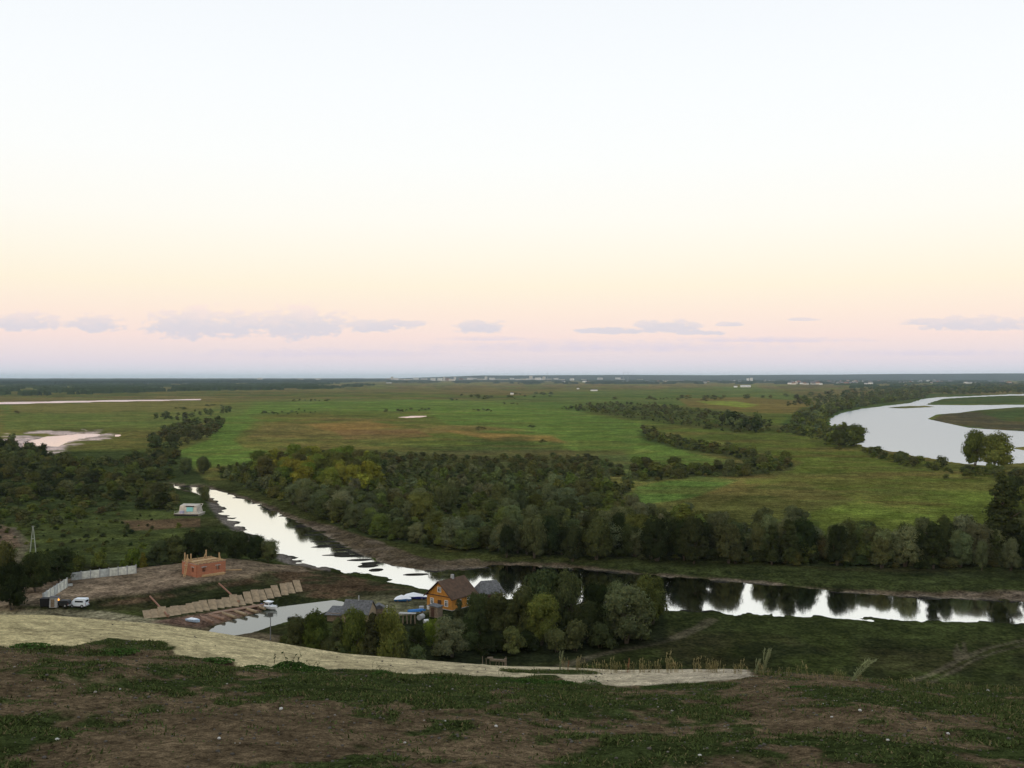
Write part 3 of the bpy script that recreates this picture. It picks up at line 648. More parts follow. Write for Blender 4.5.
for j, (u, vb, vt, w, k, s, lab) in enumerate([
     (12, 610, 562, 34, 'willow1', 'deep', 'dark willow at the left edge beside the dirt track'),
     (36, 592, 553, 34, 'willow2', 'deep', 'dark willow left of the concrete fence, near the track'),
     (60, 583, 549, 34, 'willow3', 'deep', 'large dark willow right behind the corner of the concrete fence'),
     (2, 590, 545, 28, 'willow4', 'olive', 'olive willow cut by the left edge above the track'),
     (78, 572, 555, 22, 'bush1', 'green', 'green shrub behind the first panels of the concrete fence'),
     (100, 568, 551, 20, 'bush0', 'green', 'green shrub behind the middle of the concrete fence'),
     (132, 568, 548, 20, 'bush2', 'fresh', 'fresh green shrub behind the right end of the concrete fence'),
     (143, 569, 552, 10, 'tall1', 'yellow', 'small yellowing sapling right of the concrete fence'),
     (158, 566, 541, 24, 'willow0', 'dark', 'willow left of the unfinished brick house'),
     (175, 565, 536, 26, 'willow1', 'dark', 'willow behind the left corner of the unfinished brick house'),
     (196, 563, 532, 28, 'willow2', 'deep', 'dark willow right behind the unfinished brick house'),
     (217, 563, 533, 26, 'willow3', 'deep', 'dark willow behind the right corner of the brick house'),
     (238, 561, 532, 26, 'willow4', 'deep', 'dark willow in the row right of the brick house, second from the river'),
     (255, 561, 536, 22, 'willow0', 'deep', 'willow between its neighbours in the row towards the river'),
     (269, 562, 540, 20, 'willow2', 'dark', 'last willow of the row behind the brick house, at the river bank')]):
    ptree(u, vb, vt, w, k, s, lab)

# low growth filling the riverside clump
for j, (u, vb, vt, w) in enumerate([(527, 650, 630, 28), (556, 652, 628, 30), (600, 648, 622, 30), (640, 640, 618, 24), (500, 652, 632, 26), (470, 650, 632, 26), (585, 634, 600, 26), (555, 622, 590, 30), (530, 622, 588, 28), (605, 640, 606, 28), (640, 632, 600, 26),
        (440, 655, 638, 26), (305, 657, 632, 30), (328, 662, 636, 30), (346, 664, 640, 28), (363, 665, 638, 28), (381, 666, 636, 28), (398, 666, 644, 26), (415, 666, 645, 28), (285, 652, 634, 22), (468, 640, 618, 24), (512, 638, 610, 28)]):
    ptree(u, vb, vt, w, 'bush%d' % (j % 4), ['deep', 'dark', 'dark', 'olive'][j % 4], ('low %s shrub filling the ' % ['very dark', 'dark', 'dark', 'olive brown'][j % 4]) + ('willow row below the barn' if u < 430 else 'riverside clump below the shed, left half' if u < 540 else 'right half of the riverside clump'), name='shrub', cat='shrub', group='shrubs below the ' + ('barn' if u < 430 else 'clump'))
# --- thickets: jittered sampling of ground areas
def scatter(poly, step, seed, z=0.0, dens=None):
    P_ = wpoly(poly, z); g = np.random.default_rng(seed); x0, y0 = P_.min(0); x1, y1 = P_.max(0)
    gx, gy = np.meshgrid(np.arange(x0, x1, step), np.arange(y0, y1, step)); gx = gx.ravel() + g.random(gx.size) * step; gy = gy.ravel() + g.random(gy.size) * step
    m = inside(P_, gx, gy)
    if dens is not None: m &= g.random(gx.size) < dens(gx, gy)
    return gx[m], gy[m]
thA = [(218, 477), (240, 487), (290, 504), (330, 523), (370, 538), (430, 549), (500, 555), (560, 557), (640, 559), (720, 562), (800, 566), (900, 569), (1090, 572),
       (1090, 545), (1030, 535), (965, 548), (900, 546), (800, 538), (740, 528), (690, 520), (640, 512), (622, 500), (632, 488), (608, 480), (560, 473), (480, 471), (400, 469), (330, 466), (250, 463), (218, 468)]
lowA = [(308, 453), (400, 456), (480, 460), (577, 458), (606, 462), (632, 476), (608, 482), (480, 473), (330, 468)]
belt2 = [(641, 430), (660, 434), (690, 442), (740, 452), (790, 462), (792, 470), (740, 478), (700, 477), (650, 482), (630, 480), (636, 468), (672, 466), (742, 468), (752, 462), (720, 456), (680, 449), (645, 440)]
belt1 = [(555, 408), (600, 404), (650, 405), (700, 409), (745, 416), (762, 424), (800, 428), (798, 434), (740, 434), (690, 427), (640, 420), (590, 413)]
rivw = [(786, 432), (800, 416), (820, 407), (860, 400), (925, 395), (925, 398), (880, 404), (842, 411), (826, 419), (826, 431), (858, 444), (850, 447), (810, 440)]
rivs = [(866, 452), (897, 459), (915, 463), (960, 471), (1060, 477), (1060, 486), (960, 477), (905, 467), (870, 458)]
rfar = [(780, 410), (800, 402), (900, 390), (1060, 386), (1060, 392), (930, 396), (830, 404)]
leftA = [(-60, 458), (20, 456), (60, 461), (110, 464), (135, 454), (165, 444), (180, 452), (170, 478), (168, 490), (176, 500), (172, 512), (120, 508), (60, 505), (-60, 512)]
leftB = [(150, 440), (165, 432), (195, 425), (225, 422), (222, 430), (205, 440), (180, 448), (155, 450)]
leftC = [(-60, 507), (80, 503), (120, 512), (60, 528), (-60, 540)]
leftD = [(150, 420), (175, 414), (240, 408), (250, 411), (200, 418), (180, 424)]
rightC = [(1012, 500), (1060, 485), (1060, 562), (978, 562), (985, 545), (1008, 535)]
green_gap = [(622, 484), (700, 474), (740, 470), (760, 486), (690, 505), (640, 505)]
pool = []   # (X, Y, h, w, spec, zone)
def fill(zone, poly, step, hr, wk, specs, seed, dens=None):
    xs, ys = scatter(poly, step, seed, dens=dens); g = random.Random(seed)
    for x, y in zip(xs, ys):
        h = hr[0] + (hr[1] - hr[0]) * g.random() ** 1.3
        if zone == 'belt': h *= np.interp(V0 + F * H / y, [470, 505], [.5, 1])
        h = float(h)
        pool.append((float(x), float(y), h, h * wk * (.8 + .5 * g.random()), g.choice(specs), zone))
def under(zone, poly, step, hr, seed, dens=None): fill(zone, poly, step, hr, 2.0, ['deep', 'dark', 'deep'] if zone == 'edge' else ['dark', 'green', 'olive', 'deep'], seed, dens)
clump = lambda s, t0=.35, t1=.55: (lambda x, y: ss(t0, t1, fbm(x / 45, y / 45, s)))
fill('belt', thA, 6.2, (2.6, 5.6), 1.35, ['dark', 'dark', 'green', 'grey', 'green', 'dark', 'olive'], 1, lambda x, y: .35 + .65 * ss(.32, .5, fbm(x / 26, y / 26, 2)))
fill('belt', thA, 15, (6.5, 9.5), .9, ['grey', 'dark', 'green', 'grey'], 46, lambda x, y: .75)
fill('belt', [(300, 494), (340, 516), (400, 536), (480, 548), (560, 551), (560, 557), (480, 553), (400, 543), (340, 527), (290, 504)], 5.0, (5, 8), 1.0, ['dark', 'grey', 'green'], 4)
fill('edge', [(500, 550), (700, 555), (800, 558), (900, 560), (1060, 560), (1060, 573), (900, 570), (800, 567), (700, 564), (560, 560), (500, 558)], 5.2, (6.8, 11.8), .62, ['deep', 'deep', 'dark', 'grey', 'deep'], 3)
fill('yellow', [(252, 470), (300, 462), (360, 468), (385, 480), (370, 492), (310, 490), (262, 484)], 8.5, (7, 11), .95, ['yellow', 'yellow', 'olive', 'green', 'fresh'], 5)
under('belt', thA, 5.0, (1.0, 2.6), 60)
under('loop', belt2, 6.5, (1.2, 2.8), 61)
under('far', belt1, 15, (1.2, 2.8), 62, clump(9, .25, .45))
under('leftbelt', leftA, 5.0, (1.0, 2.4), 63, lambda x, y: .3 + .7 * ss(.3, .45, fbm(x / 40, y / 22, 19)))
under('riverw', rivw, 10, (1.5, 3.5), 64)
under('edge', [(560, 551), (1060, 553), (1060, 572), (900, 569), (560, 558)], 4.5, (1.2, 3), 65, None)
fill('low', lowA, 7.5, (2.2, 4.2), 1.8, ['dark', 'olive', 'olive', 'dark'], 6)
fill('loop', belt2, 9.5, (3, 6), 1.7, ['green', 'olive', 'dark', 'green'], 7, lambda x, y: .5 + .5 * ss(.3, .5, fbm(x / 40, y / 40, 8)))
fill('far', belt1, 19, (3.0, 6.5), 1.7, ['dark', 'olive', 'green', 'dark'], 8, clump(9))
fill('far', [(725, 426), (762, 430), (762, 434), (725, 431)], 12, (10, 16), .9, ['deep', 'dark'], 10)
fill('riverw', rivw, 13, (5, 11), 1.25, ['green', 'dark', 'green', 'grey'], 11, clump(12, .3, .5))
fill('riverw', [(826, 440), (845, 437), (862, 445), (850, 450), (830, 446)], 8, (8, 14), 1.0, ['dark', 'green'], 13)
fill('rivers', rivs, 7.5, (2.5, 6.5), 1.5, ['dark', 'green', 'dark'], 14)
fill('far', rfar, 34, (7, 14), 1.5, ['dark', 'dark', 'green', 'olive'], 16, clump(17, .35, .5))
fill('leftbelt', leftA, 7.0, (2.6, 6.0), 1.5, ['dark', 'deep', 'dark', 'green', 'olive'], 18, lambda x, y: .12 + .88 * ss(.38, .5, fbm(x / 40, y / 22, 19)))
fill('leftbelt', [(-60, 452), (12, 450), (14, 460), (-60, 462)], 9, (7, 11), .9, ['dark', 'deep'], 44)
fill('leftbelt', [(24, 456), (46, 456), (46, 462), (24, 462)], 8, (6, 9), .9, ['dark', 'deep'], 45)
fill('far', leftB, 12, (4, 9), 1.4, ['dark', 'olive', 'dark'], 20)
fill('far', leftD, 22, (4, 9), 1.4, ['dark', 'dark'], 21, clump(22))
fill('leftlow', leftC, 6.0, (1.5, 3.4), 1.8, ['dark', 'green', 'olive'], 23, clump(24))
fill('edge', rightC, 7.5, (6, 11), .9, ['deep', 'dark', 'green'], 25, lambda x, y: .35 + .4 * ss(.4, .6, fbm(x / 20, y / 20, 26)))
fill('far', [(600, 400), (800, 396), (900, 386), (1060, 383), (1060, 388), (860, 398), (700, 402)], 55, (6, 12), 2.2, ['dark', 'olive'], 27, clump(28, .42, .56))
fill('far', [(440, 397), (560, 393), (560, 398), (450, 402)], 48, (3, 8), 2.4, ['dark'], 29, clump(30, .45, .6))
fill('far', [(255, 413), (300, 410), (330, 412), (290, 416)], 20, (1.6, 3), 2.4, ['dark'], 31, clump(32, .4, .6))
for (a, b, w_) in [(418, 410.5, 32), (392, 411.5, 22), (485, 411, 28), (536, 427.5, 22), (210, 414.5, 14), (268, 413.5, 14), (478, 430, 14), (628, 447, 6), (510, 404, 16), (310, 401, 40), (215, 406, 20), (660, 399, 30), (180, 409, 10), (60, 416, 4), (15, 413, 8), (540, 443, 10)]:
    fill('far', [(a - w_ / 2, b - .9), (a + w_ / 2, b - .9), (a + w_ / 2, b + .9), (a - w_ / 2, b + .9)], 46 / (b - V0) * 14, (2.0, 3.4), 2.6, ['dark', 'olive'], int(a * 7 + b))
fill('solo', [(770, 440), (840, 446), (980, 476), (980, 500), (800, 480)], 42, (1.6, 3.6), 1.6, ['dark', 'olive'], 33, lambda x, y: .45)
fill('solo', [(640, 420), (790, 438), (800, 452), (700, 440)], 42, (2, 5), 1.4, ['dark', 'fresh'], 34, lambda x, y: .35)
fill('solo', [(40, 520), (230, 530), (180, 556), (80, 560)], 14, (.8, 1.8), 1.8, ['dark', 'olive', 'green'], 35, lambda x, y: .5)
under('leftlow', [(-60, 510), (150, 515), (160, 545), (60, 562), (-60, 560)], 6, (.5, 1.3), 66, clump(67, .35, .5))
# keep away from water and rank by apparent size
PA = np.array([(p[0], p[1], p[2]) for p in pool]); wet = np.zeros(len(PA), bool)
for w in (waters[0], waters[2], waters[1]): wet |= sdist(w, PA[:, 0], PA[:, 1]) > -(1.0)
vis = np.abs(PA[:, 0] / PA[:, 1]) < .56
pool = [p for p, a, b in zip(pool, wet, vis) if not a and b]
app = np.array([p[2] * p[3] / p[1] ** 2 for p in pool])
order = np.argsort(-app)
LAB = {'belt': ('in the thicket beyond the river', 'thicket willows beyond the near river', 'part'),
       'edge': ('at the thicket edge above the right bank', 'dark willows above the right river bank', 'part'),
       'yellow': ('in the autumn group beside the river bend', 'yellowing trees beside the river bend', ''),
       'low': ('at the back of the thicket', 'low shrubs behind the thicket', 'part'),
       'loop': ('in the curved belt of the meadow', 'shrubs of the curved belt in the meadow', 'end'),
       'far': ('in the dark belts far across the plain', 'shrubs of the far belts', 'side'),
       'riverw': ('on the left bank of the far river', 'trees on the left bank of the far river', ''),
       'rivers': ('along the near bank of the far river', 'shrubs along the near bank of the far river', ''),
       'leftbelt': ('in the left thicket', 'willows of the left thicket', ''),
       'leftlow': ('in the meadow below the left thicket', 'low shrubs below the left thicket', ''),
       'solo': ('standing free in the open meadow', 'shrubs scattered in the open meadow', 'side')}
CW = {'dark': 'dark', 'green': 'green', 'grey': 'grey green', 'yellow': 'yellowing', 'deep': 'very dark', 'olive': 'olive brown', 'fresh': 'fresh green'}
def veglabel(x, y, h, s, zn, bush):
    a, grp, blk = LAB[zn]; u = 512 + F * x / y; v = V0 + F * H / y
    size = ('tall' if h > 8.2 else 'medium sized' if h > 5.8 else 'small') if not bush else ('wide' if h > 4.3 else 'low')
    lab = '%s %s %s %s' % (size, CW[s], 'shrub' if bush else 'tree', a)
    edges = {'belt': (330, 440, 560, 700), 'edge': (660, 760, 860, 950), 'low': (0, 400, 500, 2000), 'loop': (0, 690, 750, 2000), 'far': (0, 350, 700, 2000), 'solo': (0, 350, 700, 2000)}.get(zn)
    if edges: lab += ', ' + ['far left', 'left', 'middle', 'right', 'far right'][sum(u > e_ for e_ in edges)] + ' ' + blk
    elif zn in ('leftbelt', 'leftlow', 'riverw', 'yellow'): lab += ', ' + ('front' if v > {'leftbelt': 480, 'leftlow': 520, 'riverw': 420, 'yellow': 478}[zn] else 'back') + ' row' + (' left of the barge' if zn == 'leftbelt' and u > 90 else '')
    if zn == 'edge': lab = lab.replace(', ', ', ' + ('front' if v > 566 else 'middle' if v > 561 else 'back') + ' row ', 1).replace(' at the thicket edge above the right bank', ' of the thicket edge')
    return lab, grp
NT = NB = 0; rest = []
keyn = 0
for i in order:
    x, y, h, w, s, zn = pool[i]; isbush = h < 4.6 or w > h * 1.35
    lab, grp = veglabel(x, y, h, s, zn, isbush)
    if not isbush and NT < 300 - len(T) - 15:
        k = rng.choice(['willow0', 'willow1', 'willow2', 'willow3', 'willow4', 'tall0', 'tall1', 'tall2', 'grey0', 'grey1'], p=[.13] * 5 + [.06, .06, .06, .085, .085])
        if s == 'grey': k = rng.choice(['grey0', 'grey1'])
        plant('willow_tree', 'willow_tree', str(k), x, y, h, w, s, lab, grp, 'tree'); NT += 1
    elif isbush and NB < 290:
        plant('shrub', 'shrub', 'bush%d' % rng.integers(4), x, y, h, w, s, lab, grp, 'shrub', trunk=True); NB += 1
    else: rest.append(pool[i])
print('pool', len(pool), 'trees', NT, 'bushes', NB, 'rest', len(rest), {z: sum(p[5] == z for p in rest) for z in LAB})
# the rest of the far scrub: one mass
LT = {}
for i in range(4): LT[('b', i, 0)] = crown(100 + i, 1, 1, 8, 260, .13, 'bush'); LT[('t', i, 0)] = crown(110 + i, 1, 1, 9, 300, .12, 'round', z0=.05)
for i in range(4): LT[('b', i, 1)] = crown(120 + i, 1, 1, 5, 60, .2, 'bush'); LT[('t', i, 1)] = crown(130 + i, 1, 1, 5, 60, .2, 'round', z0=.05)
Vs, Ts, Qs, Cs = [], [], [], []; nb = 0
gzr = ground_z(np.array([p[0] for p in rest]), np.array([p[1] for p in rest]))
for (x, y, h, w, s, zn), z in zip(rest, gzr):
    kind = 'b' if (h < 4.6 or w > h * 1.35) else 't'; lod = 0 if y < 620 else 1
    V_, tf, qf, cc = LT[(kind, int(rng.integers(4)), lod)]; a = rng.random() * 6.28; ca, sa = math.cos(a), math.sin(a)
    Q = np.empty_like(V_); Q[:, 0] = (V_[:, 0] * ca - V_[:, 1] * sa) * w + x; Q[:, 1] = (V_[:, 0] * sa + V_[:, 1] * ca) * w + y; Q[:, 2] = V_[:, 2] * h + z - .05
    k = (1 + .10 * (rng.random(3) * 2 - 1)) * (1 + .28 * (rng.random() * 2 - 1))
    Vs.append(Q); Ts.append(tf + nb); Qs.append(qf + nb); Cs.append(cc * np.array(SPEC[s]) * k); nb += len(Q)
me = new_mesh('scrub', np.concatenate(Vs), [np.concatenate(Ts), np.concatenate(Qs)], np.concatenate(Cs))
o = tag(link('scrub_vegetation', me, m_leaf), 'mass of smaller shrubs filling the thickets of the plain', 'scrub', kind='stuff')
print('scrub faces', sum(map(len, Qs)))
# ------------------------------------------------------------------ the far plain
m_forest = ground_mat('far_woods_leaves', [.004, .02], [.3, .35], .3, 2.0)
def canopy(name, poly, hgt, colr, label, seed, du=2.2, rows=26, thr=.0, sc_=1.0):
    """bumpy tree-top sheet standing on the plain, its edges dropping to the ground"""
    us = np.arange(min(p[0] for p in poly), max(p[0] for p in poly) + .1, du)
    v0, v1 = min(p[1] for p in poly), max(p[1] for p in poly)
    inv = np.linspace(1 / (v1 - V0), 1 / (v0 - V0), rows); vs_ = V0 + 1 / np.geomspace(1 / (v1 - V0), 1 / (v0 - V0), rows)
    UU, VV = np.meshgrid(us, vs_); Yw = H * F / (VV - V0); Xw = (UU - 512) / F * Yw
    g = np.random.default_rng(seed)
    nz = fbm(UU / 9 * sc_, VV * 1.2, seed, 4); ins = inside(np.array(poly, float), UU + (nz - .5) * 14, VV + (fbm(UU / 6, VV, seed + 3) - .5) * 1.2)
    if thr: ins &= fbm(UU / 14, VV * 1.1, seed + 9, 3) > thr
    hh = np.where(ins, hgt * (.55 + .5 * nz + .25 * g.random(UU.shape)), -3)
    hh[0, :] = -3; hh[:, 0] = -3; hh[:, -1] = -3
    Pn = np.stack([Xw, Yw, hh], -1).reshape(-1, 3); n, m_ = UU.shape; ix = np.arange(n * m_).reshape(n, m_)
    q = np.stack([ix[:-1, :-1], ix[:-1, 1:], ix[1:, 1:], ix[1:, :-1]], -1).reshape(-1, 4)
    keep = (Pn[q, 2] > 0).any(1)
    cc = np.array(colr) * (.6 + .8 * fbm(UU / 4, VV * 3, seed + 5)[..., None].reshape(-1, 1))
    me = new_mesh(name, Pn, [q[keep]], cc); return tag(link(name, me, m_forest), label, 'woods', kind='stuff')
canopy('far_forest', [(-260, 378.6), (395, 379.2), (400, 380.6), (330, 382.8), (250, 383.2), (120, 384.2), (0, 385.5), (-260, 386)], 17, (.022, .036, .028), 'dark blue green forest along the left horizon', 301, 1.6, 40)
canopy('far_woods', [(-260, 385), (60, 385), (300, 383), (380, 385), (330, 389), (180, 391), (60, 395), (-260, 397)], 9, (.032, .046, .020), 'patchy olive woods in front of the far forest', 302, 1.3, 40, .47)
canopy('town_woods', [(380, 379.6), (560, 379.2), (700, 379.2), (1100, 379.0), (1100, 384), (900, 384.2), (780, 384.2), (560, 384), (380, 382.5)], 13, (.030, .044, .030), 'dark tree belt around the far village', 303, 1.4, 30, .46)
canopy('village_woods', [(820, 385), (930, 382), (1100, 382), (1100, 392), (1000, 392), (930, 390), (850, 388)], 9, (.032, .048, .020), 'tree groups between the far village and the river', 304, 1.3, 26, .5)
# low hills on the horizon
hx = np.linspace(-2500, 12500, 220); hy = 16000.0
hz = np.interp(hx, [-2500, -500, 1500, 3300, 5800, 7500, 8500, 12500], [0, 72, 80, 78, 92, 104, 108, 104]) * (.92 + .16 * fbm(hx / 1500, hx * 0, 310))
hv = np.concatenate([np.stack([hx, hx * 0 + hy - 3000, hx * 0 - 1], -1), np.stack([hx, hx * 0 + hy, hz], -1), np.stack([hx, hx * 0 + hy + 4000, hz * .6 - 1], -1)])
n = len(hx); q = np.concatenate([np.stack([np.arange(n - 1) + k * n, np.arange(1, n) + k * n, np.arange(1, n) + (k + 1) * n, np.arange(n - 1) + (k + 1) * n], -1) for k in (0, 1)])
tag(link('hills', new_mesh('hills', hv, [q], np.full((len(hv), 3), .055) * np.array([.8, 1, .9])), m_plain), kind='structure')

m_cream = mat('pale_plaster', (.62, .58, .52), .9); m_whitewall = mat('whitewashed_wall', (.72, .72, .72), .9); m_slate = mat('dark_roofing', (.12, .12, .13), .8)
m_redroof = mat('rusty_roofing', (.22, .10, .07), .8); m_glassd = mat('dark_glass', (.02, .025, .03), .2, spec=.5); m_greywall = mat('grey_concrete', (.38, .38, .37), .9)
HOUSES = []
def far_house(wall, roof, w, d, h, name='village_house'):
    e = empty(name, (0, 0, 0))
    MB().box((0, 0, h / 2), (w, d, h)).build('wall', wall, e)
    MB().prism([(-w / 2 - .5, h), (w / 2 + .5, h), (0, h + w * .33)], -d / 2 - .5, d / 2 + .5, 'y').build('roof', roof, e)
    b = MB()
    for k in (-1, 0, 1): b.box((k * w * .3, -d / 2 - .02, h * .55), (w * .12, .06, h * .35))
    b.build('window', m_glassd, e)
    return e
def copy_tree(o, parent=None):
    c = o.copy(); C.objects.link(c); c.parent = parent
    for ch in list(o.children): copy_tree(ch, c)
    return c
hp = [far_house(m_whitewall, m_slate, 15, 18, 6.5), far_house(m_cream, m_redroof, 14, 16, 6), far_house(m_greywall, m_slate, 16, 16, 6)]
hlab = ['white house with dark roof in the far village', 'cream house with rusty roof in the far village', 'grey house with dark roof in the far village']
g = random.Random(5); used = set()
spots = [(790 + g.random() * 82, 381.3 + g.random() * 3.4) for _ in range(70)] + [(878 + g.random() * 92, 380.2 + g.random() * 3.4) for _ in range(52)] + [(560 + g.random() * 230, 380.6 + g.random() * 3) for _ in range(44)] + [(970 + g.random() * 40, 382 + g.random() * 2) for _ in range(8)]
for u, v in spots:
    i = g.choice([0, 0, 1, 2]); o = hp[i] if i not in used else copy_tree(hp[i]); used.add(i)
    x, y = px(u, v); o.location = (x, y, 0.1); o.rotation_euler.z = g.random() * 3.1; s = 1.0 + .7 * g.random(); o.scale = (s, s, s)
    where = ' left of the twin white blocks' if u < 745 else (' at the right end of the plain' if u > 875 else ' above the wide river bend')
    tag(o, hlab[i] + where, 'house', 'houses of the far village' + where)
# city on the horizon
def block(w, d, h, m, fl):
    e = empty('apartment_block', (0, 0, 0))
    MB().box((0, 0, h / 2), (w, d, h)).build('wall', m, e); MB().box((0, 0, h + .6), (w + .6, d + .6, 1.2)).build('roof', m_slate, e)
    b = MB()
    for k in range(fl): b.box((0, -d / 2 - .04, (k + .55) * h / fl), (w * .94, .1, h / fl * .38))
    b.build('window', m_glassd, e); return e
bp_ = [block(42, 16, 24, m_whitewall, 9), block(22, 16, 38, m_cream, 12), block(54, 18, 15, m_cream, 5), block(34, 18, 20, m_redroof, 7)]
blab = ['long white slab block of the far city', 'narrow cream tower block of the far city', 'low long cream block of the far city', 'reddish block of the far city']
spots = [(388, 3), (396, 0), (409, 2), (440, 0), (448, 3), (455, 1), (461, 3), (470, 0), (523, 2), (528, 0), (533, 2), (538, 0), (544, 1), (556, 0), (505, 2), (618, 0), (622, 2), (640, 2), (486, 1), (352, 2), (300, 2), (260, 0), (235, 2), (318, 0), (392, 1), (402, 2), (416, 0), (424, 2), (433, 0), (444, 1), (452, 2), (466, 2), (475, 0), (481, 2), (492, 0), (498, 2), (512, 0), (518, 2), (526, 2), (531, 1), (536, 2), (541, 0), (549, 2), (562, 2), (572, 0), (584, 2), (600, 0)]
used = set(); g = random.Random(9)
for u, i in spots:
    o = bp_[i] if i not in used else copy_tree(bp_[i]); used.add(i); v = 380.3 + g.random() * .6; x, y = px(u, v); o.location = (x, y, 0.1); o.rotation_euler.z = (g.random() - .5) * .8
    s = 1.15 + .5 * g.random(); o.scale = (s, s, s)
    side = ' behind the forest at left' if u < 420 else (' right of the centre' if u > 500 else ' near the middle')
    tag(o, blab[i] + side, 'apartment block', 'far city blocks' + side)
# twin white blocks and the long farm building
for du_, hh, lab in ((-1.6, 34, 'left one of the two white tower blocks above the far village'), (1.9, 38, 'right one of the two white tower blocks above the far village')):
    x, y = px(749.5 + du_, 382); e = empty('tower_block', (x, y, 0), 0, label=lab, cat='tower block', group='twin white tower blocks')
    MB().box((0, 0, hh / 2), (20, 16, hh)).build('wall', m_whitewall, e); MB().box((0, 0, hh + .7), (21, 17, 1.4)).build('roof', m_slate, e)
    b = MB(); [b.box((k * 5, -8.05, z), (2, .1, 1.6)) for k in (-1, 0, 1) for z in np.arange(3, hh - 1, 3.2)]; b.build('window', m_glassd, e)
x, y = px(745.5, 387.2); e = empty('farm_building', (x, y, 0), .05, label='long low white farm building standing in the far meadow', cat='farm building')
MB().box((0, 0, 3.4), (44, 12, 6.8)).build('wall', m_whitewall, e); MB().prism([(-6.6, 6.8), (6.6, 6.8), (0, 9.4)], -23, 23, 'x').build('roof', mat('pale_sheet_roof', (.5, .52, .55), .6), e)
b = MB(); [b.box((k * 5.5, -6.05, 4), (2.6, .1, 2)) for k in range(-3, 4)]; b.build('window', m_glassd, e)
x, y = px(735.5, 387.4); e = empty('barn', (x, y, 0), .1, label='small white barn left of the long farm building', cat='barn')
MB().box((0, 0, 3), (14, 9, 6)).build('wall', m_whitewall, e); MB().prism([(-5, 6), (5, 6), (0, 8.4)], -7.6, 7.6, 'x').build('roof', m_slate, e)
for u, v, s, lab in ((512, 394.5, 8, 'tiny white hut in the far meadow under the horizon centre'), (578, 389.2, 9, 'tiny white hut in the far meadow right of the centre'), (594, 391.0, 22, 'low pale shed in the bright far meadow'), (389, 383.2, 40, 'pale long shed at the forest end'), (1013, 388, 24, 'pale shed beyond the far river at the right')):
    x, y = px(u, v); e = empty('field_hut', (x, y, 0), .1, label=lab, cat='hut'); MB().box((0, 0, 2), (s, 7, 4)).build('wall', m_whitewall, e); MB().prism([(-4, 4), (4, 4), (0, 5.6)], -s / 2 - .4, s / 2 + .4, 'x').build('roof', m_slate, e)
m_steel = mat('mast_steel', (.3, .3, .32), .5, .6)
for u, v, top, lab in ((547.5, 382, 371.5, 'thin radio mast left of the pair on the horizon'), (623.6, 382, 370.5, 'left mast of the close pair on the horizon'), (628, 382.2, 370.5, 'right mast of the close pair on the horizon'), (72, 380.6, 373, 'faint thin mast above the left forest')):
    x, y = px(u, v); hh = H - (top - V0) / F * y; e = empty('radio_mast', (x, y, 0), label=lab, cat='mast')
    b = MB()
    for k in range(3): a = k * 2.094; b.tube((math.cos(a) * 3.2, math.sin(a) * 3.2, 0), (math.cos(a) * .6, math.sin(a) * .6, hh), .55, .35, 4)
    b.build('lattice_leg', m_steel, e)
    b = MB()
    for z in np.arange(6, hh - 4, 9): r = 3.2 - 2.6 * z / hh; [b.tube((math.cos(k * 2.094) * r, math.sin(k * 2.094) * r, z), (math.cos(k * 2.094 + 2.094) * r, math.sin(k * 2.094 + 2.094) * r, z + 6), .25, .25, 4) for k in range(3)]
    b.build('brace', m_steel, e)

# ------------------------------------------------------------------ buildings and things at the river
m_orange = mat('orange_painted_boards', (.56, .20, .025), .7, var=.18, scale=2)
m_brownroof = mat('rusty_brown_roof', (.085, .048, .026), .75, var=.35, scale=1.6, bump=.3)
m_trim = mat('dark_trim', (.07, .035, .02), .7); m_whitep = mat('white_paint', (.78, .78, .76), .5, var=.06); m_pane = mat('window_pane', (.05, .06, .07), .1, spec=.5)
m_greyroof = mat('weathered_slate_roof', (.115, .115, .115), .85, var=.45, scale=2.4, bump=.5); m_wood = mat('weathered_wood', (.20, .15, .10), .85, var=.35, scale=3, bump=.3)
m_newwood = mat('fresh_timber', (.48, .32, .16), .8, var=.2); m_brick = None
def board_mat(name, base, sc_, axis_z=True, amp=.25):
    m = mat(name, base, .75, var=.16, scale=2); t = m.node_tree; b = t.nodes['Principled BSDF']
    w = N(t, 'ShaderNodeTexWave', wave_type='BANDS', bands_direction='Z' if axis_z else 'X'); w.inputs['Scale'].default_value = sc_; w.inputs['Distortion'].default_value = .2
    tcn = N(t, 'ShaderNodeTexCoord'); t.links.new(tcn.outputs['Object'], w.inputs['Vector'])
    bp = N(t, 'ShaderNodeBump'); bp.inputs['Strength'].default_value = .6; bp.inputs['Distance'].default_value = .04; t.links.new(w.outputs[0], bp.inputs['Height']); t.links.new(bp.outputs[0], b.inputs['Normal']); return m
def brick_mat():
    m = bpy.data.materials.new('red_brick'); m.use_nodes = True; t = m.node_tree; b = t.nodes['Principled BSDF']; b.inputs['Roughness'].default_value = .9
    k = N(t, 'ShaderNodeTexBrick'); k.inputs['Color1'].default_value = (.46, .15, .06, 1); k.inputs['Color2'].default_value = (.36, .11, .048, 1); k.inputs['Mortar'].default_value = (.34, .22, .16, 1)
    k.inputs['Scale'].default_value = 1.0; k.inputs['Brick Width'].default_value = .5; k.inputs['Row Height'].default_value = .2; k.inputs['Mortar Size'].default_value = .02
    tcn = N(t, 'ShaderNodeTexCoord'); sx = N(t, 'ShaderNodeSeparateXYZ'); cx = N(t, 'ShaderNodeCombineXYZ'); t.links.new(tcn.outputs['Object'], sx.inputs[0])
    wire(t, cx.inputs[0], mth(t, 'ADD', sx.outputs[0], sx.outputs[1])); wire(t, cx.inputs[1], sx.outputs[2]); t.links.new(cx.outputs[0], k.inputs['Vector']); t.links.new(k.outputs[0], b.inputs['Base Color']); return m
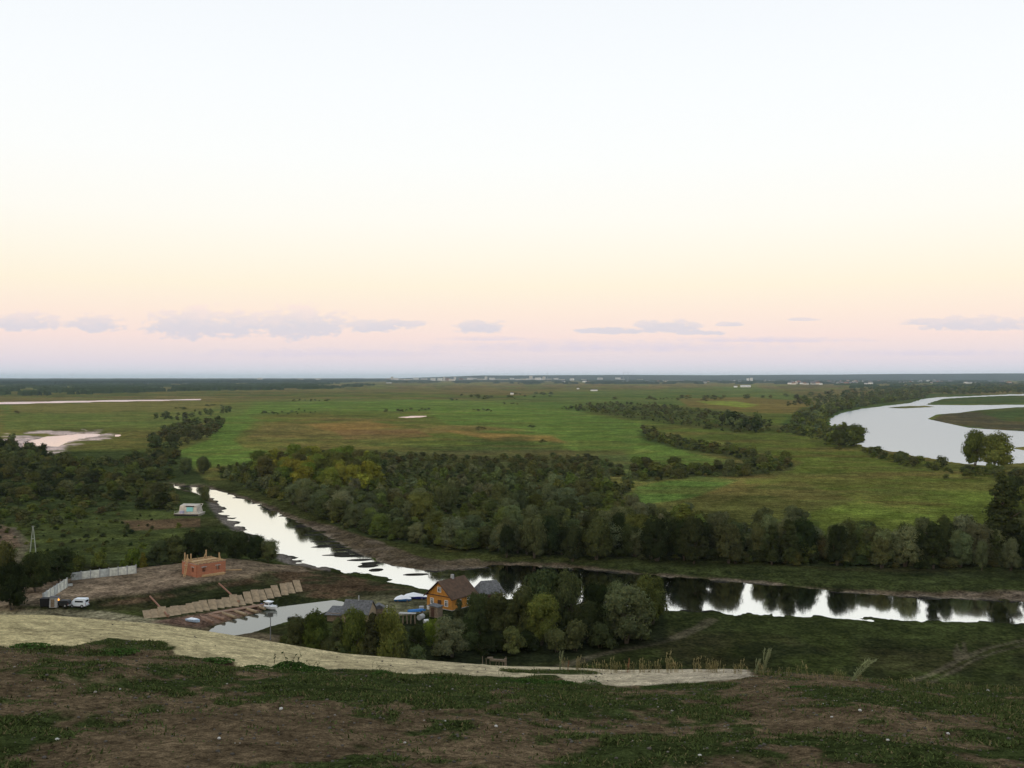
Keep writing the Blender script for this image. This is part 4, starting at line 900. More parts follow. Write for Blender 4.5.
m_boards = board_mat('orange_siding', (.50, .22, .035), 3.2); m_brick = brick_mat()
def window(parent, c, w, h, ry=0.0, normal='x-', m_fr=m_whitep):
    """white framed window set proud of a wall; normal says which way it looks"""
    ax = normal[0]; s = -1 if normal[1] == '-' else 1; fr = MB(); t_ = .1
    def bx(dy, dz, sy, sz, off, th):
        if ax == 'x': return ((c[0] + s * off, c[1] + dy, c[2] + dz), (th, sy, sz))
        return ((c[0] + dy, c[1] + s * off, c[2] + dz), (sy, th, sz))
    for a in (bx(-w / 2, 0, t_, h + t_, .05, .1), bx(w / 2, 0, t_, h + t_, .05, .1), bx(0, h / 2, w - t_, t_, .05, .1), bx(0, -h / 2, w - t_, t_, .05, .1), bx(0, 0, .07, h - t_, .045, .08), bx(0, h * .18, w - t_, .06, .045, .07)): fr.box(*a)
    f = fr.build('window', m_fr, parent); p = MB(); p.box(*bx(0, 0, w - .08, h - .08, .012, .02)); p.build('pane', m_pane, f); return f
# orange house: gable looks to the left and towards the camera
X_, Y_, z = at(455, 611.5); Lx, Ly, _ = at(427, 606); 
rz = math.atan2(Y_ - Ly, X_ - Lx); gw = math.hypot(X_ - Lx, Y_ - Ly) * 1.0
e = empty('orange_house', (Lx, Ly, z), rz, label='orange wooden house with steep rusty brown roof and white windows', cat='house')
gw = 6.7; ln = 7.0; eh = 2.5; ah = 5.3
MB().prism([(0, -.5), (gw, -.5), (gw, eh), (gw / 2, ah), (0, eh)], 0, ln, 'y').build('wall', m_boards, e)
def gable_roof(parent, w, l0, l1, eh, ah, m, over=.45, th=.14, name='roof'):
    k = (ah - eh) / (w / 2); b = MB(); o = over
    for s in (0, 1):
        a = [(-o, eh - o * k + .03), (w / 2, ah + .03), (w / 2, ah + .03 + th), (-o, eh - o * k + .03 + th)]
        if s: a = [(w - x_, z_) for x_, z_ in a][::-1]
        b.prism(a, l0, l1, 'y')
    return b.build(name, m, parent)
rf = gable_roof(e, gw, -.5, ln + .5, eh, ah, m_brownroof)
MB().box((gw / 2, ln * .55, ah + .35), (.5, .5, 1.0)).build('chimney', m_greywall, rf)
MB().box((gw / 2, -.06, eh + .05), (gw + .5, .12, .16)).build('trim_board', m_trim, e)
b = MB(); [b.tube((-.45 if s else gw + .45, -.52, eh - .4), (gw / 2, -.52, ah + .1), .09, .09, 4) for s in (0, 1)]; b.build('gable_board', m_trim, e)
window(e, (gw / 2, 0, 3.75), .85, .95, normal='y-'); window(e, (gw - 1.5, 0, 1.25), .8, 1.15, normal='y-'); window(e, (1.4, 0, 1.25), .8, 1.15, normal='y-')
window(e, (gw, 2.2, 1.25), .8, 1.15, normal='x+'); window(e, (gw, 4.9, 1.25), .8, 1.15, normal='x+')
MB().box((gw / 2, ln / 2, -.25), (gw + .16, ln + .16, .7)).build('foundation', m_greywall, e)
b = MB(); b.box((gw - 3.3, -.04, .75), (.95, .08, 1.9)); dd = b.build('door', m_trim, e)
# grey roofed shed behind it
x, y, z = at(489, 602); e = empty('shed', (x, y, z), R(18), label='low shed with grey hipped slate roof right behind the orange house', cat='shed')
MB().box((0, 0, 1.1), (4.6, 4.4, 2.6)).build('wall', m_wood, e)
MB().add([(-2.8, -2.7, 2.2), (2.8, -2.7, 2.2), (2.8, 2.7, 2.2), (-2.8, 2.7, 2.2), (-1.7, .2, 4.4), (1.7, .2, 4.4)], [(0, 1, 5, 4), (2, 3, 4, 5), (1, 2, 5), (3, 0, 4), (3, 2, 1, 0)]).build('roof', m_greyroof, e)
MB().box((-.6, -2.24, 1.0), (.9, .06, 1.7)).build('door', m_trim, e)
# outhouse in front
x, y, z = at(436, 616.5); e = empty('outhouse', (x, y, z), R(-28), label='small brown plank outhouse before the orange gable wall', cat='outhouse')
MB().box((0, 0, 1.0), (1.9, 1.7, 2.0)).build('wall', m_wood, e); MB().box((0, 0, 2.12), (2.3, 2.1, .12), ry=R(6)).build('roof', m_greyroof, e); MB().box((-.2, -.88, .95), (.75, .05, 1.7)).build('door', m_trim, e)
# barn at the left, behind the willow row
x, y, z = at(360, 620.5); e = empty('grey_barn', (x, y, z), R(-12), label='grey slate roofed barn with sandy gable behind the willow row', cat='barn')
MB().prism([(-2.1, -.5), (2.1, -.5), (2.1, 1.9), (0, 3.7), (-2.1, 1.9)], -2.6, 2.4, 'x').build('wall', mat('sandy_plaster', (.36, .27, .17), .9), e)
b = MB(); b.prism([(-2.5, 1.62), (0, 3.76), (0, 3.9), (-2.5, 1.76)], -2.9, 2.6, 'x'); b.prism([(0, 3.76), (2.5, 1.62), (2.5, 1.76), (0, 3.9)], -2.9, 2.6, 'x'); rf = b.build('roof', m_greyroof, e)
MB().tube((-.2, -.1, 3.5), (-.2, -.1, 4.7), .1, .1, 6).build('stovepipe', m_greywall, rf)
MB().box((2.42, .2, 1.2), (.06, .7, .8)).build('window', m_pane, e)
b = MB(); b.prism([(-2.2, 1.2), (1.8, 2.0), (1.8, 2.12), (-2.2, 1.32)], -6.2, -2.75, 'x'); b.build('lean_to_roof', m_greyroof, e); MB().box((-4.4, 0, .7), (3.0, 3.2, 1.6)).build('lean_to', m_wood, e)
x, y, z = at(379, 617); e = empty('small_shed', (x, y, z), R(10), label='small dark shed right of the barn gable, white post beside', cat='shed')
MB().box((0, 0, .9), (2.2, 1.8, 1.8)).build('wall', m_wood, e); MB().prism([(-1.3, 1.8), (1.3, 1.8), (0, 2.6)], -1.1, 1.1, 'y').build('roof', m_greyroof, e)
MB().tube((1.5, -.6, -.2), (1.5, -.6, 2.3), .09, .09, 6).build('post', m_whitep, e)

# boat hulls
def hull(L, B, D, m, parent=None, name='hull', flare=.75):
    vs_, fs = [], []; n = 10
    for i in range(n + 1):
        t = i / n; w = B / 2 * (1 - max(0, (t - .45) / .55) ** 2.2) * (.9 + .1 * min(1, t * 4)); d = D * (1 + .25 * t * t)
        k = max(0, (t - .8) / .2)
        x = (t - .5) * L
        vs_ += [(x, -max(w, .02), d), (x + 0, -max(w * flare, .015), d * .35), (x - k * L * .05, 0, 0 + k * d * .4), (x, max(w * flare, .015), d * .35), (x, max(w, .02), d)]
    for i in range(n):
        for j in range(4): a = i * 5 + j; fs.append((a, a + 5, a + 6, a + 1))
        a = i * 5; fs.append((a, a + 4, a + 9, a + 5))
    fs.append((0, 1, 2, 3, 4)); fs.append((n * 5 + 4, n * 5 + 3, n * 5 + 2, n * 5 + 1, n * 5))
    return MB().add(vs_, fs).build(name, m, parent)
m_blue = mat('blue_paint', (.03, .16, .42), .5); m_navy = mat('navy_paint', (.02, .03, .22), .5); m_boatw = mat('boat_white', (.82, .84, .86), .35, var=.04)
# motor boat in the inlet
x, y = px(269.5, 608.5, WL + .1); e = empty('motor_boat', (x, y, WL - .12), R(-32), label='white cabin motor boat moored at the outer end of the pier', cat='boat')
hull(4.3, 1.7, .78, m_boatw, e); MB().box((0, 0, .80), (3.2, 1.3, .05)).build('deck', m_boatw, e)
cb = MB().box((-.25, 0, 1.15), (1.4, 1.15, .7), taper=.8).build('cabin', m_boatw, e); MB().box((-.25, 0, 1.62), (1.7, 1.25, .1)).build('cabin_roof', m_boatw, e)
b = MB(); b.box((.42, 0, 1.2), (.05, .9, .36)); b.box((-.25, -.56, 1.2), (1.0, .05, .34)); b.box((-.25, .56, 1.2), (1.0, .05, .34)); b.build('window', m_glassd, cb)
b = MB(); b.tube((1.2, -.5, .9), (2.0, -.15, 1.25), .025); b.tube((1.2, .5, .9), (2.0, .15, 1.25), .025); b.tube((2.0, -.15, 1.25), (2.0, .15, 1.25), .025); b.build('bow_rail', m_steel, e)
MB().box((-2.25, 0, .55), (.35, .35, .8)).build('outboard_motor', m_navy, e)
x, y, z = at(193.5, 622.5); e = empty('small_boat', (x, y, max(z, WL)), R(-28), label='small white and pale blue boat pulled up beside the pier start', cat='boat')
hull(3.2, 1.3, .6, mat('pale_blue_paint', (.42, .56, .72), .4), e); MB().box((-.2, 0, .68), (2.0, .95, .2), taper=.8).build('cover', m_boatw, e)
# boats under covers on the bank by the house
for (u, v, L, rz_, hm, lab) in ((416, 599, 5.2, -.20, m_navy, 'long white covered boat with dark blue hull ashore beside the orange house'), (403, 601.5, 3.4, -.05, m_blue, 'short white covered boat with blue hull, left of the longer one')):
    x, y, z = at(u, v); e = empty('covered_boat', (x, y, z), rz_, label=lab, cat='boat', group='covered boats ashore'); hull(L, 1.7, .6, hm, e)
    MB().add([(-L * .52, -.92, .55), (L * .50, -.45, .62), (L * .5, .45, .62), (-L * .52, .92, .55), (-L * .40, 0, .95), (-.1 * L, 0, 1.38), (L * .48, 0, .85), (-.1 * L, -.92, .62), (-.1 * L, .92, .62)],
             [(0, 7, 5, 4), (7, 1, 6, 5), (1, 2, 6), (2, 8, 5, 6), (8, 3, 4, 5), (3, 0, 4)]).build('cover', m_boatw, e)
    b = MB(); [b.box((k * L * .28, 0, .1), (.16, 1.6, .5)) for k in (-1, 1)]; b.build('trestle', m_wood, e)
# junk left of the outhouse
x, y, z = at(417, 614); e = empty('rowing_boat', (x, y, z), R(24), label='narrow upturned bright blue boat lying on the junk pile', cat='boat')
h_ = hull(3.6, .9, .45, m_blue, e); h_.rotation_euler = (R(180), 0, 0); h_.location = (0, 0, 1.0); b = MB(); [b.box((k, 0, .3), (.14, 1.0, .6)) for k in (-1, 1)]; b.build('trestle', m_wood, e)
def drum(u, v, r, h, m, lab, name='drum', cat='drum', lie=False):
    x, y, z = at(u, v); e = empty(name, (x, y, z), rng.random() * 3, label=lab, cat=cat)
    b = MB()
    if lie: b.tube((-h / 2, 0, r), (h / 2, 0, r), r, r, 14)
    else: b.tube((0, 0, 0), (0, 0, h), r, r, 14)
    b.build('body', m, e); b = MB()
    for k in (.0, .33, .66, 1.0):
        if lie: b.tube((-h / 2 + k * h - .02, 0, r), (-h / 2 + k * h + .02, 0, r), r * 1.05, r * 1.05, 14)
        else: b.tube((0, 0, k * h - .02), (0, 0, k * h + .02), r * 1.05, r * 1.05, 14)
    b.build('hoop', m_greywall, e)
m_tan = mat('grey_sacking', (.42, .42, .40), .9)
drum(421.5, 612, .48, 1.1, m_tan, 'pale round tank at the end of the upturned blue boat', 'tank', 'tank', False)
drum(429, 609, .42, .7, m_whitep, 'white barrel at the left corner of the orange house', 'barrel', 'barrel')
drum(421, 619.5, .5, 1.3, m_tan, 'pale grey tank lying in front of the junk pile', 'tank', 'tank', True)
drum(426, 623, .35, .9, m_whitep, 'small white barrel lowest on the junk pile', 'barrel', 'barrel', True)
x, y, z = at(407, 623.5); e = empty('wood_rack', (x, y, z), R(-8), label='crooked plank lean-to with pale boards under the junk pile', cat='wood rack')
b = MB(); [b.box((k * .75, 0, .85), (.16, .3, 1.9), ry=R(6 * ((i % 2) - .5))) for i, k in enumerate((-2, -1, 0, 1, 2))]; b.build('post', m_wood, e)
b = MB(); [b.box((0, .1 * i, 1.85 + .03 * i), (3.4 - .2 * i, .7, .08), ry=R(2 * i - 3)) for i in range(3)]; b.build('board', m_tan, e)

# unfinished brick house
x, y, z = at(204, 573.5); e = empty('unfinished_house', (x, y, z), R(47), label='roofless red brick house under construction with timber on its walls', cat='house')
w_, d_, hh = 7.0, 6.2, 2.8
def wall_open(L, hgt, th, opens):
    """wall along x with rectangular openings (x0, x1, z0, z1)"""
    b = MB(); xs = [0]
    for x0, x1, z0, z1 in opens:
        if x0 > xs[-1]: b.box(((xs[-1] + x0) / 2, 0, hgt / 2), (x0 - xs[-1], th, hgt))
        b.box(((x0 + x1) / 2, 0, z0 / 2), (x1 - x0, th, z0)); b.box(((x0 + x1) / 2, 0, (z1 + hgt) / 2), (x1 - x0, th, hgt - z1)); xs.append(x1)
    b.box(((xs[-1] + L) / 2, 0, hgt / 2), (L - xs[-1], th, hgt)); return b
for (pos, r, L, ops) in (((-w_ / 2, -d_ / 2, 0), 0, w_, [(1.2, 2.1, 1.05, 2.05), (4.6, 5.5, 1.05, 2.05)]), ((-w_ / 2, d_ / 2, 0), R(-90), d_ - .0, [(1.2, 2.1, 1.05, 2.05), (4.2, 5.1, .9, 2.05)]),
                         ((w_ / 2, -d_ / 2 + .19, 0), R(90), d_ - .2, [(2.5, 3.5, 0.01, 2.1)]), ((-w_ / 2 + .19, d_ / 2, 0), 0, w_ - .38, [(3, 4, 1, 2)])):
    o = wall_open(L, hh, .36, ops).build('wall', m_brick, e); o.location = pos; o.rotation_euler.z = r
    b = MB(); [b.box(((a0_ + a1_) / 2, -.02, z1_ + .09), (a1_ - a0_ + .4, .40, .16)) for a0_, a1_, z0_, z1_ in ops]; l_ = b.build('lintel', m_greywall, o)
b = MB()
for i in range(9): b.box((-w_ / 2 + .5 + i * .83, .1 * (i % 3 - 1), hh + .1), (.16, d_ + .3 * (i % 2), .16), rz=R((i % 3 - 1) * 1.5))
b.box((0, -d_ / 2 + .1, hh + .24), (w_ + .3, .2, .12)); b.box((0, d_ / 2 - .1, hh + .24), (w_ + .3, .2, .12)); b.box((0, 0, hh + .24), (w_ - 1, 1.2, .08)); b.build('ceiling_beam', m_newwood, e)
b = MB(); [b.box((px_, py_, hh + hz_ / 2), (.22, .22, hz_)) for px_, py_, hz_ in ((-w_ / 2 + .2, d_ / 2 - .6, 2.0), (-w_ / 2 + .2, d_ / 2 - 1.7, 1.7), (-w_ / 2 + 1.9, d_ / 2 - .2, 1.5), (w_ / 2 - 1.3, d_ / 2 - .2, 1.9), (w_ / 2 - .2, -.9, 1.6))]
b.tube((w_ / 2 - .2, -1.6, hh), (w_ / 2 - .2, -.9, hh + 1.3), .08); b.tube((w_ / 2 - 2.0, d_ / 2 - .2, hh), (w_ / 2 - 1.3, d_ / 2 - .2, hh + 1.4), .08); b.build('roof_post', m_newwood, e)
# ladder leaning on it, plank stack in front
ld = empty('ladder', (x, y, z), R(47), label='timber ladder leaning against the left wall of the brick house', cat='ladder')
b = MB(); b.tube((-w_ / 2 - 1.5, .0, 0), (-w_ / 2 - .25, .8, 3.9), .09); b.tube((-w_ / 2 - 1.5, -.65, 0), (-w_ / 2 - .25, .15, 3.9), .09); b.build('rail', m_newwood, ld)
b = MB()
for k in range(9): t = (k + .6) / 9.5; p = (-w_ / 2 - 1.5 + 1.25 * t, .8 * t, 3.9 * t); b.tube(p, (p[0], p[1] - .65, p[2]), .05, .05, 4)
b.build('rung', m_newwood, ld)
x2, y2, z2 = at(213, 575.5); e = empty('plank_stack', (x2, y2, z2), R(40), label='low stack of pale planks lying before the brick house front', cat='plank stack')
b = MB(); g = random.Random(3); [b.box((g.uniform(-.3, .3), -.5 + j * .32, .09 + i * .14), (5.2, .28, .12), rz=g.uniform(-.02, .02)) for i in range(3) for j in range(4)]; b.build('plank', m_newwood, e)
x2, y2, z2 = at(230, 570.5); e = empty('beam', (x2, y2, z2), R(8), label='single long beam lying on the earth right of the brick house', cat='beam'); MB().box((0, 0, .12), (5.2, .25, .24)).build('timber', m_newwood, e)

# concrete panel fence
m_fence = mat('white_concrete_panel', (.50, .52, .49), .85, var=.3, scale=1.2); m_fence2 = mat('bright_concrete_panel', (.66, .66, .58), .85, var=.3, scale=1.5)
def fence(p0, p1, n, h0, h1, lab):
    a = at(*p0); b_ = at(*p1); e = empty('concrete_fence', (a[0], a[1], min(a[2], b_[2])), 0, label=lab, cat='fence', group='concrete fence round the yard')
    dx_, dy_ = (b_[0] - a[0]) / n, (b_[1] - a[1]) / n; rz_ = math.atan2(dy_, dx_); L = math.hypot(dx_, dy_)
    for i in range(n):
        h = h0 + (h1 - h0) * i / n; cx, cy_ = dx_ * (i + .5), dy_ * (i + .5); zz = gz(a[0] + cx, a[1] + cy_) - e.location.z
        b = MB(); b.box((cx, cy_, zz + h / 2 - .1), (L - .18, .14, h), rz=rz_)
        for k in range(3): b.box((cx - .085 * -math.sin(rz_), cy_ - .085 * math.cos(rz_), zz + h * (.2 + .27 * k)), (L * .8, .06, h * .16), rz=rz_)
        b.build('panel', m_fence2 if i in (1, 2, 4, 5, 6) else m_fence, e)
    for i in range(n + 1):
        h = h0 + (h1 - h0) * i / n; zz = gz(a[0] + dx_ * i, a[1] + dy_ * i) - e.location.z; MB().box((dx_ * i, dy_ * i, zz + h / 2), (.2, .24, h + .15), rz=rz_).build('post', m_greywall, e)
    return e
fence((71.5, 580.5), (136, 573.5), 7, 1.75, 1.9, 'long pale concrete panel fence along the back of the dirt yard')
fence((43, 603), (67, 587.5), 7, 1.9, 2.0, 'short concrete panel fence running from the yard gate back to the trees')
# van seen from behind
m_van = mat('van_paint', (.74, .80, .84), .35, var=.05); m_tyre = mat('tyre_rubber', (.02, .02, .02), .9); m_black = mat('black_paint', (.012, .012, .014), .4)
def car(loc, rz_, L, W_, Hh, nose, m, lab, name, cat):
    e = empty(name, loc, rz_, label=lab, cat=cat); h0 = .35
    prof = [(-L / 2, h0), (L / 2, h0), (L / 2, h0 + .5), (L / 2 - .1, Hh * .55)] + nose + [(-L / 2 + .12, Hh), (-L / 2, Hh * .86)]
    b = MB(); n = len(prof); ins = lambda z_: 1 - .12 * max(0, (z_ - Hh * .55) / (Hh * .45))
    vs_ = [(x_, -W_ / 2 * ins(z_), z_) for x_, z_ in prof] + [(x_, W_ / 2 * ins(z_), z_) for x_, z_ in prof]
    b.add(vs_, [tuple(range(n)), tuple(range(n, 2 * n))[::-1]] + [((i + 1) % n, i, n + i, n + (i + 1) % n) for i in range(n)]); bd = b.build('body', m, e)
    b = MB(); b.box((-L / 2 - .012, 0, Hh * .72), (.03, W_ * .68, Hh * .22)); [b.box((-L * .12, s * W_ * .477, Hh * .70), (L * .5, .03, Hh * .18), rx=R(s * 5)) for s in (-1, 1)]; b.build('window', m_glassd, e)
    for sx in (-1, 1):
        for sy in (-1, 1):
            wl = MB().tube((sx * L * .31, sy * (W_ / 2 - .18), .32), (sx * L * .31, sy * (W_ / 2 + .01), .32), .33, .33, 16).build('wheel', m_tyre, e)
            MB().tube((sx * L * .31, sy * (W_ / 2 - .1), .32), (sx * L * .31, sy * (W_ / 2 + .03), .32), .18, .16, 12).build('rim', m_greywall, wl)
    for sy in (-1, 1): MB().box((-L / 2 - .015, sy * W_ * .41, Hh * .45), (.03, .14, .28)).build('tail_light', mat('red_lens', (.35, .02, .015), .3), e)
    MB().box((-L / 2 - .05, 0, .42), (.12, W_ * .95, .18)).build('bumper', m_greywall, e)
    return e
x, y, z = at(79, 607); car((x, y, z), R(174), 3.3, 1.6, 1.75, [(1.2, 1.1), (.65, 1.73)], m_van, 'white van with dark rear window parked at the yard entrance', 'van', 'van')
x, y, z = at(62.5, 606.5); car((x, y, z), R(175), 2.9, 1.5, 1.3, [(.8, .85), (.35, 1.28)], m_black, 'small black car parked between the booth and the white van', 'parked_car', 'car')
x, y, z = at(54.3, 606.8); e = empty('guard_booth', (x, y, z), R(6), label='narrow grey brown booth at the yard gate with an orange lamp', cat='booth')
MB().box((0, 0, .95), (1.5, 1.4, 1.9)).build('wall', m_greywall, e); MB().box((0, 0, 1.95), (1.8, 1.7, .1)).build('roof', m_greyroof, e); MB().box((-.1, -.72, .85), (.7, .04, 1.5)).build('door', m_wood, e)
x, y, z = at(46, 606.3); e = empty('dumpster', (x, y, z), R(4), label='black metal container left of the booth under the fence end', cat='container')
MB().box((0, 0, .85), (1.7, 1.4, 1.4), taper=1.08).build('body', m_black, e); MB().box((0, 0, 1.6), (1.9, 1.6, .1)).build('lid', m_black, e)
x, y, z = at(58.5, 607.2); e = empty('gate_lamp', (x, y, z), 0, label='glowing orange lamp on a short post at the yard gate', cat='lamp')
MB().tube((0, 0, 0), (0, 0, 1.35), .05).build('post', m_steel, e); MB().tube((0, 0, 1.35), (0, 0, 1.62), .15, .12, 10).build('lamp_head', mat('orange_lamp', (.9, .4, .05), .5, emit=(1, .33, .03, 3.0)), e)
x, y, z = at(15.5, 592); e = empty('white_boat_wreck', (x, y, z), R(20), label='small whitish overturned tub among the dark trees at far left', cat='tub'); h_ = hull(1.6, .8, .4, m_tan, e)
x, y, z = at(70, 586); e = empty('concrete_block', (x, y, z), R(20), label='small pale concrete block lying at the fence corner', cat='block'); MB().box((0, 0, .2), (1.0, .5, .45), taper=.9).build('body', m_fence, e)

# A-shaped concrete poles
for (u, vb, vt, lab) in ((33, 553, 527, 'pale concrete A shaped power pole in the left meadow'),):
    x, y, z = at(u, vb); hh = (vb - vt) / F * y; e = empty('power_pole', (x, y, z), R(10), label=lab, cat='pole'); m_pole = mat('pole_concrete', (.30, .32, .28), .9)
    for s in (-1, 1): MB().tube((s * .75, 0, -.3), (s * .06, 0, hh), .14, .10, 6).build('leg', m_pole, e)
    MB().box((0, 0, hh * .55), (.8, .14, .14)).build('crossbar', m_pole, e); b = MB(); [b.tube((k * .25, 0, hh), (k * .25, 0, hh + .3), .05) for k in (-1, 0, 1)]; b.build('insulator', m_tan, e)

# landing barge beyond the yard
x, y, z = at(189.5, 515); e = empty('landing_barge', (x, y, z), R(-4), label='beige grounded landing barge with turquoise window by the river bend', cat='barge')
m_beige = mat('faded_beige_paint', (.50, .45, .38), .7, var=.3, scale=.8)
MB().add([(-3.9, -2.6, 0), (4.0, -2.6, 0), (4.0, 2.8, 0), (-3.4, 2.8, 0), (-4.3, -2.9, .8), (4.4, -2.9, .8), (4.3, 3, .8), (-3.6, 3, .8)], [(3, 2, 1, 0), (4, 5, 6, 7), (0, 1, 5, 4), (1, 2, 6, 5), (2, 3, 7, 6), (3, 0, 4, 7)]).build('hull', m_beige, e)
MB().box((0, -2.93, .35), (8.0, .12, .5)).build('hull_dark_strake', m_black, e)  # black strip along the lower hull front
cb = MB().add([(-3.2, -1.2, .82), (3.0, -1.2, .82), (3.6, 2.6, .82), (-3.2, 2.6, .82), (-3.0, -.6, 3.2), (2.6, -.6, 3.2), (2.9, 2.4, 3.5), (-3.0, 2.4, 3.5)], [(3, 2, 1, 0), (4, 5, 6, 7), (0, 1, 5, 4), (1, 2, 6, 5), (2, 3, 7, 6), (3, 0, 4, 7)]).build('cabin', m_beige, e)
MB().box((.5, -1.02, 1.95), (2.2, .12, 1.5), rx=R(-14)).build('window', mat('turquoise_glass', (.18, .50, .50), .4), cb); MB().box((.5, -.86, 2.95), (2.9, .2, .35)).build('awning', m_black, cb)
MB().box((-1.9, -1.9, 1.2), (1.2, .9, .8)).build('deck_box', mat('lilac_paint', (.42, .40, .58), .6), e); b = MB(); [b.tube((k, -2.7, .8), (k, -2.7, 1.6), .04) for k in (-4, -2.7, -1.3, 0, 1.3, 2.7, 4)]; b.tube((-4, -2.7, 1.6), (4, -2.7, 1.6), .04); b.build('railing', m_greywall, e)
b = MB(); b.tube((3.4, -2, .8), (3.9, 1.8, 3.6), .12); b.tube((3.9, 1.8, 3.6), (2.9, 2.4, 3.5), .1); b.build('mast', m_beige, e)

# pier, slabs and beams at the inlet
m_slab = mat('sandy_concrete_slab', (.29, .215, .13), .9, var=.3, scale=1.2, bump=.3); m_pier = mat('rusty_pier_deck', (.25, .15, .095), .85, var=.3, scale=1.5)
lo0, lo1 = at(146, 619.5), at(303, 591.5)
n = 22; vlow = lambda t: np.interp(t, [0, .17, .6, 1], [619.5, 616.5, 605.5, 590.5])
for i in range(n):
    t = (i + .5) / n; u = 146 + 157 * t; vl = vlow(t) + .3; x, y, z = at(u, vl); x1, y1, _ = at(u - 6.5, vl - 9)
    ang_ = math.atan2(y1 - y, x1 - x); L = 3.7 + .5 * rng.random()
    o = MB().box((L / 2, 0, 0), (L, 1.40 + .15 * rng.random(), .16)).build('concrete_slab', m_slab); zb = -.34 + .16 * rng.random()
    o.location = (x, y, zb); o.rotation_euler = (0, -R(20) - rng.random() * .12, ang_ + (rng.random() - .5) * .14)
    nth = ['first', 'second', 'third', 'fourth', 'fifth', 'sixth', 'seventh', 'eighth', 'ninth', 'tenth', 'eleventh']
    k = nth[i] + ' from the left' if i < 11 else nth[n - 1 - i] + ' from the right'
    tag(o, 'sandy concrete slab lining the inlet bank, ' + k, 'slab', 'concrete slabs lining the inlet bank')
a = px(176, 619.5, -.3); b_ = px(268, 604.5, -.3); L = math.hypot(b_[0] - a[0], b_[1] - a[1]); rz_ = math.atan2(b_[1] - a[1], b_[0] - a[0])
e = empty('pier', (a[0], a[1], -.5), rz_, label='long rusty pier with short log fingers along the inlet', cat='pier')
MB().box((L / 2, 0, .3), (L, 1.5, .14)).build('deck', m_pier, e); b = MB(); [b.tube((k, s * .65, -1.5), (k, s * .65, .25), .1) for k in np.arange(1, L, 2.6) for s in (-1, 1)]; b.build('pile', m_wood, e)
ca, sa = math.cos(-rz_), math.sin(-rz_)
for k, ((ua, va), (ub, vb)) in enumerate([((199, 616), (213, 621.2)), ((208.5, 614.6), (224.5, 618.6)), ((219.5, 611.8), (235.5, 616.4)), ((232.5, 610), (246.5, 613.8)), ((243, 607.6), (257.5, 611.4)), ((253, 605), (265, 608))]):
    p = px(ua, va, -.3); q = px(ub, vb, -.3); P1 = [((q_[0] - a[0]) * ca - (q_[1] - a[1]) * sa, (q_[0] - a[0]) * sa + (q_[1] - a[1]) * ca) for q_ in (p, q)]
    MB().tube((P1[0][0], P1[0][1], .12), (P1[1][0], P1[1][1], .05), .33, .30, 10).build('finger_log', m_slab if k > 1 else m_pier, e)
for (ua, va, ub, vb, lab) in ((150, 598, 168, 618.5, 'long rusty beam lying down the inlet bank, left one of two'), (219, 585, 238.5, 604, 'long rusty beam lying down the inlet bank, right one of two')):
    p = at(ua, va); q = at(ub, vb); o = empty('steel_beam', p, label=lab, cat='beam', group='beams down the inlet bank')
    d = (q[0] - p[0], q[1] - p[1], max(q[2], -.5) + .55 - p[2] - .0); b = MB(); b.tube((0, 0, .35), d, .17, .17, 8); b.build('tube', mat('rusty_steel', (.26, .12, .07), .7), o); MB().box((d[0], d[1], d[2]), (.45, .45, .5)).build('end_flange', m_pier, o)
# floating bit in the inlet
x, y = px(294, 618.8, WL); e = empty('rowing_boat', (x, y, WL - .05), R(5), label='tiny dark rowing boat floating in the inlet near the trees', cat='boat'); hull(2.4, .9, .4, m_black, e)
# signal pole
x, y, z = at(270.5, 640); hh = 4.9 + (0 - z) ; e = empty('signal_pole', (x, y, z), 0, label='thin grey pole with a square board on top beside the inlet', cat='pole')
hp_ = (640 - 616) / F * y; MB().tube((0, 0, -.3), (0, 0, hp_), .09, .07, 8).build('pole', m_steel, e); MB().box((0, -.1, hp_ + .25), (.95, .1, .65)).build('board', mat('dark_board', (.10, .10, .09), .8), e)
# timber lying by the track behind the sand bank
x, y, z = at(496, 668.5); e = empty('timber_pile', (x, y, z), R(6), label='small heap of pale old timber just behind the sand bank', cat='timber pile')
b = MB(); g = random.Random(8)
b.box((.3, 0, 1.3), (2.6, .5, .28), ry=R(5)); b.box((-.9, .2, 1.65), (.9, .4, .2)); b.box((1.5, 0, 1.0), (.35, .4, 1.1))
[b.tube((-2.1 + k * .62, 0, -.3), (-2.0 + k * .62 + g.uniform(-.25, .25), 0, .9 + g.random() * 1.1), .08, .05, 5) for k in range(7)]; b.build('timber', m_newwood if 0 else m_wood, e)

# ------------------------------------------------------------------ the hill top in front
grng = np.random.default_rng(77)
def at_fg(u, v):
    lo, hi = 3.0, 40.0
    ys_ = np.linspace(6, 40, 400); xs_ = (u - 512) / F * ys_; zs_ = ground_z(xs_, ys_); vv = V0 + F * (H - zs_) / ys_
    i = np.argmax(vv <= v); return float(xs_[i]), float(ys_[i]), float(zs_[i])
def fgmask(x, y):
    u = 512 + F * x / y
    bi = np.interp(u, [0, 120, 260, 380, 560, 700, 770, 880, 1024], [-.02, -.02, .02, .12, .16, .12, -.05, .04, .11])
    return ss(.47, .58, fbm(x * .5, y * .34, 140, 5) + bi + (fbm(x * 3, y * 2.2, 142, 3) - .5) * .42)
def sand_at(x, y):
    u = 512 + F * x / y; sy = YB + (fbm(x * .8, y * .8, 150) - .5) * 1.5 + 1.5 * ss(.55, .7, fbm(x * .45, 0 * x, 151))
    s = (y > sy - .1) & (u < 750) & (y < YC + 1); tgm = (np.exp(-((y - 24.2 - (u - 560) * .004) / .55) ** 2) > .55) & (u > 500) & (u < 602); return s & ~tgm
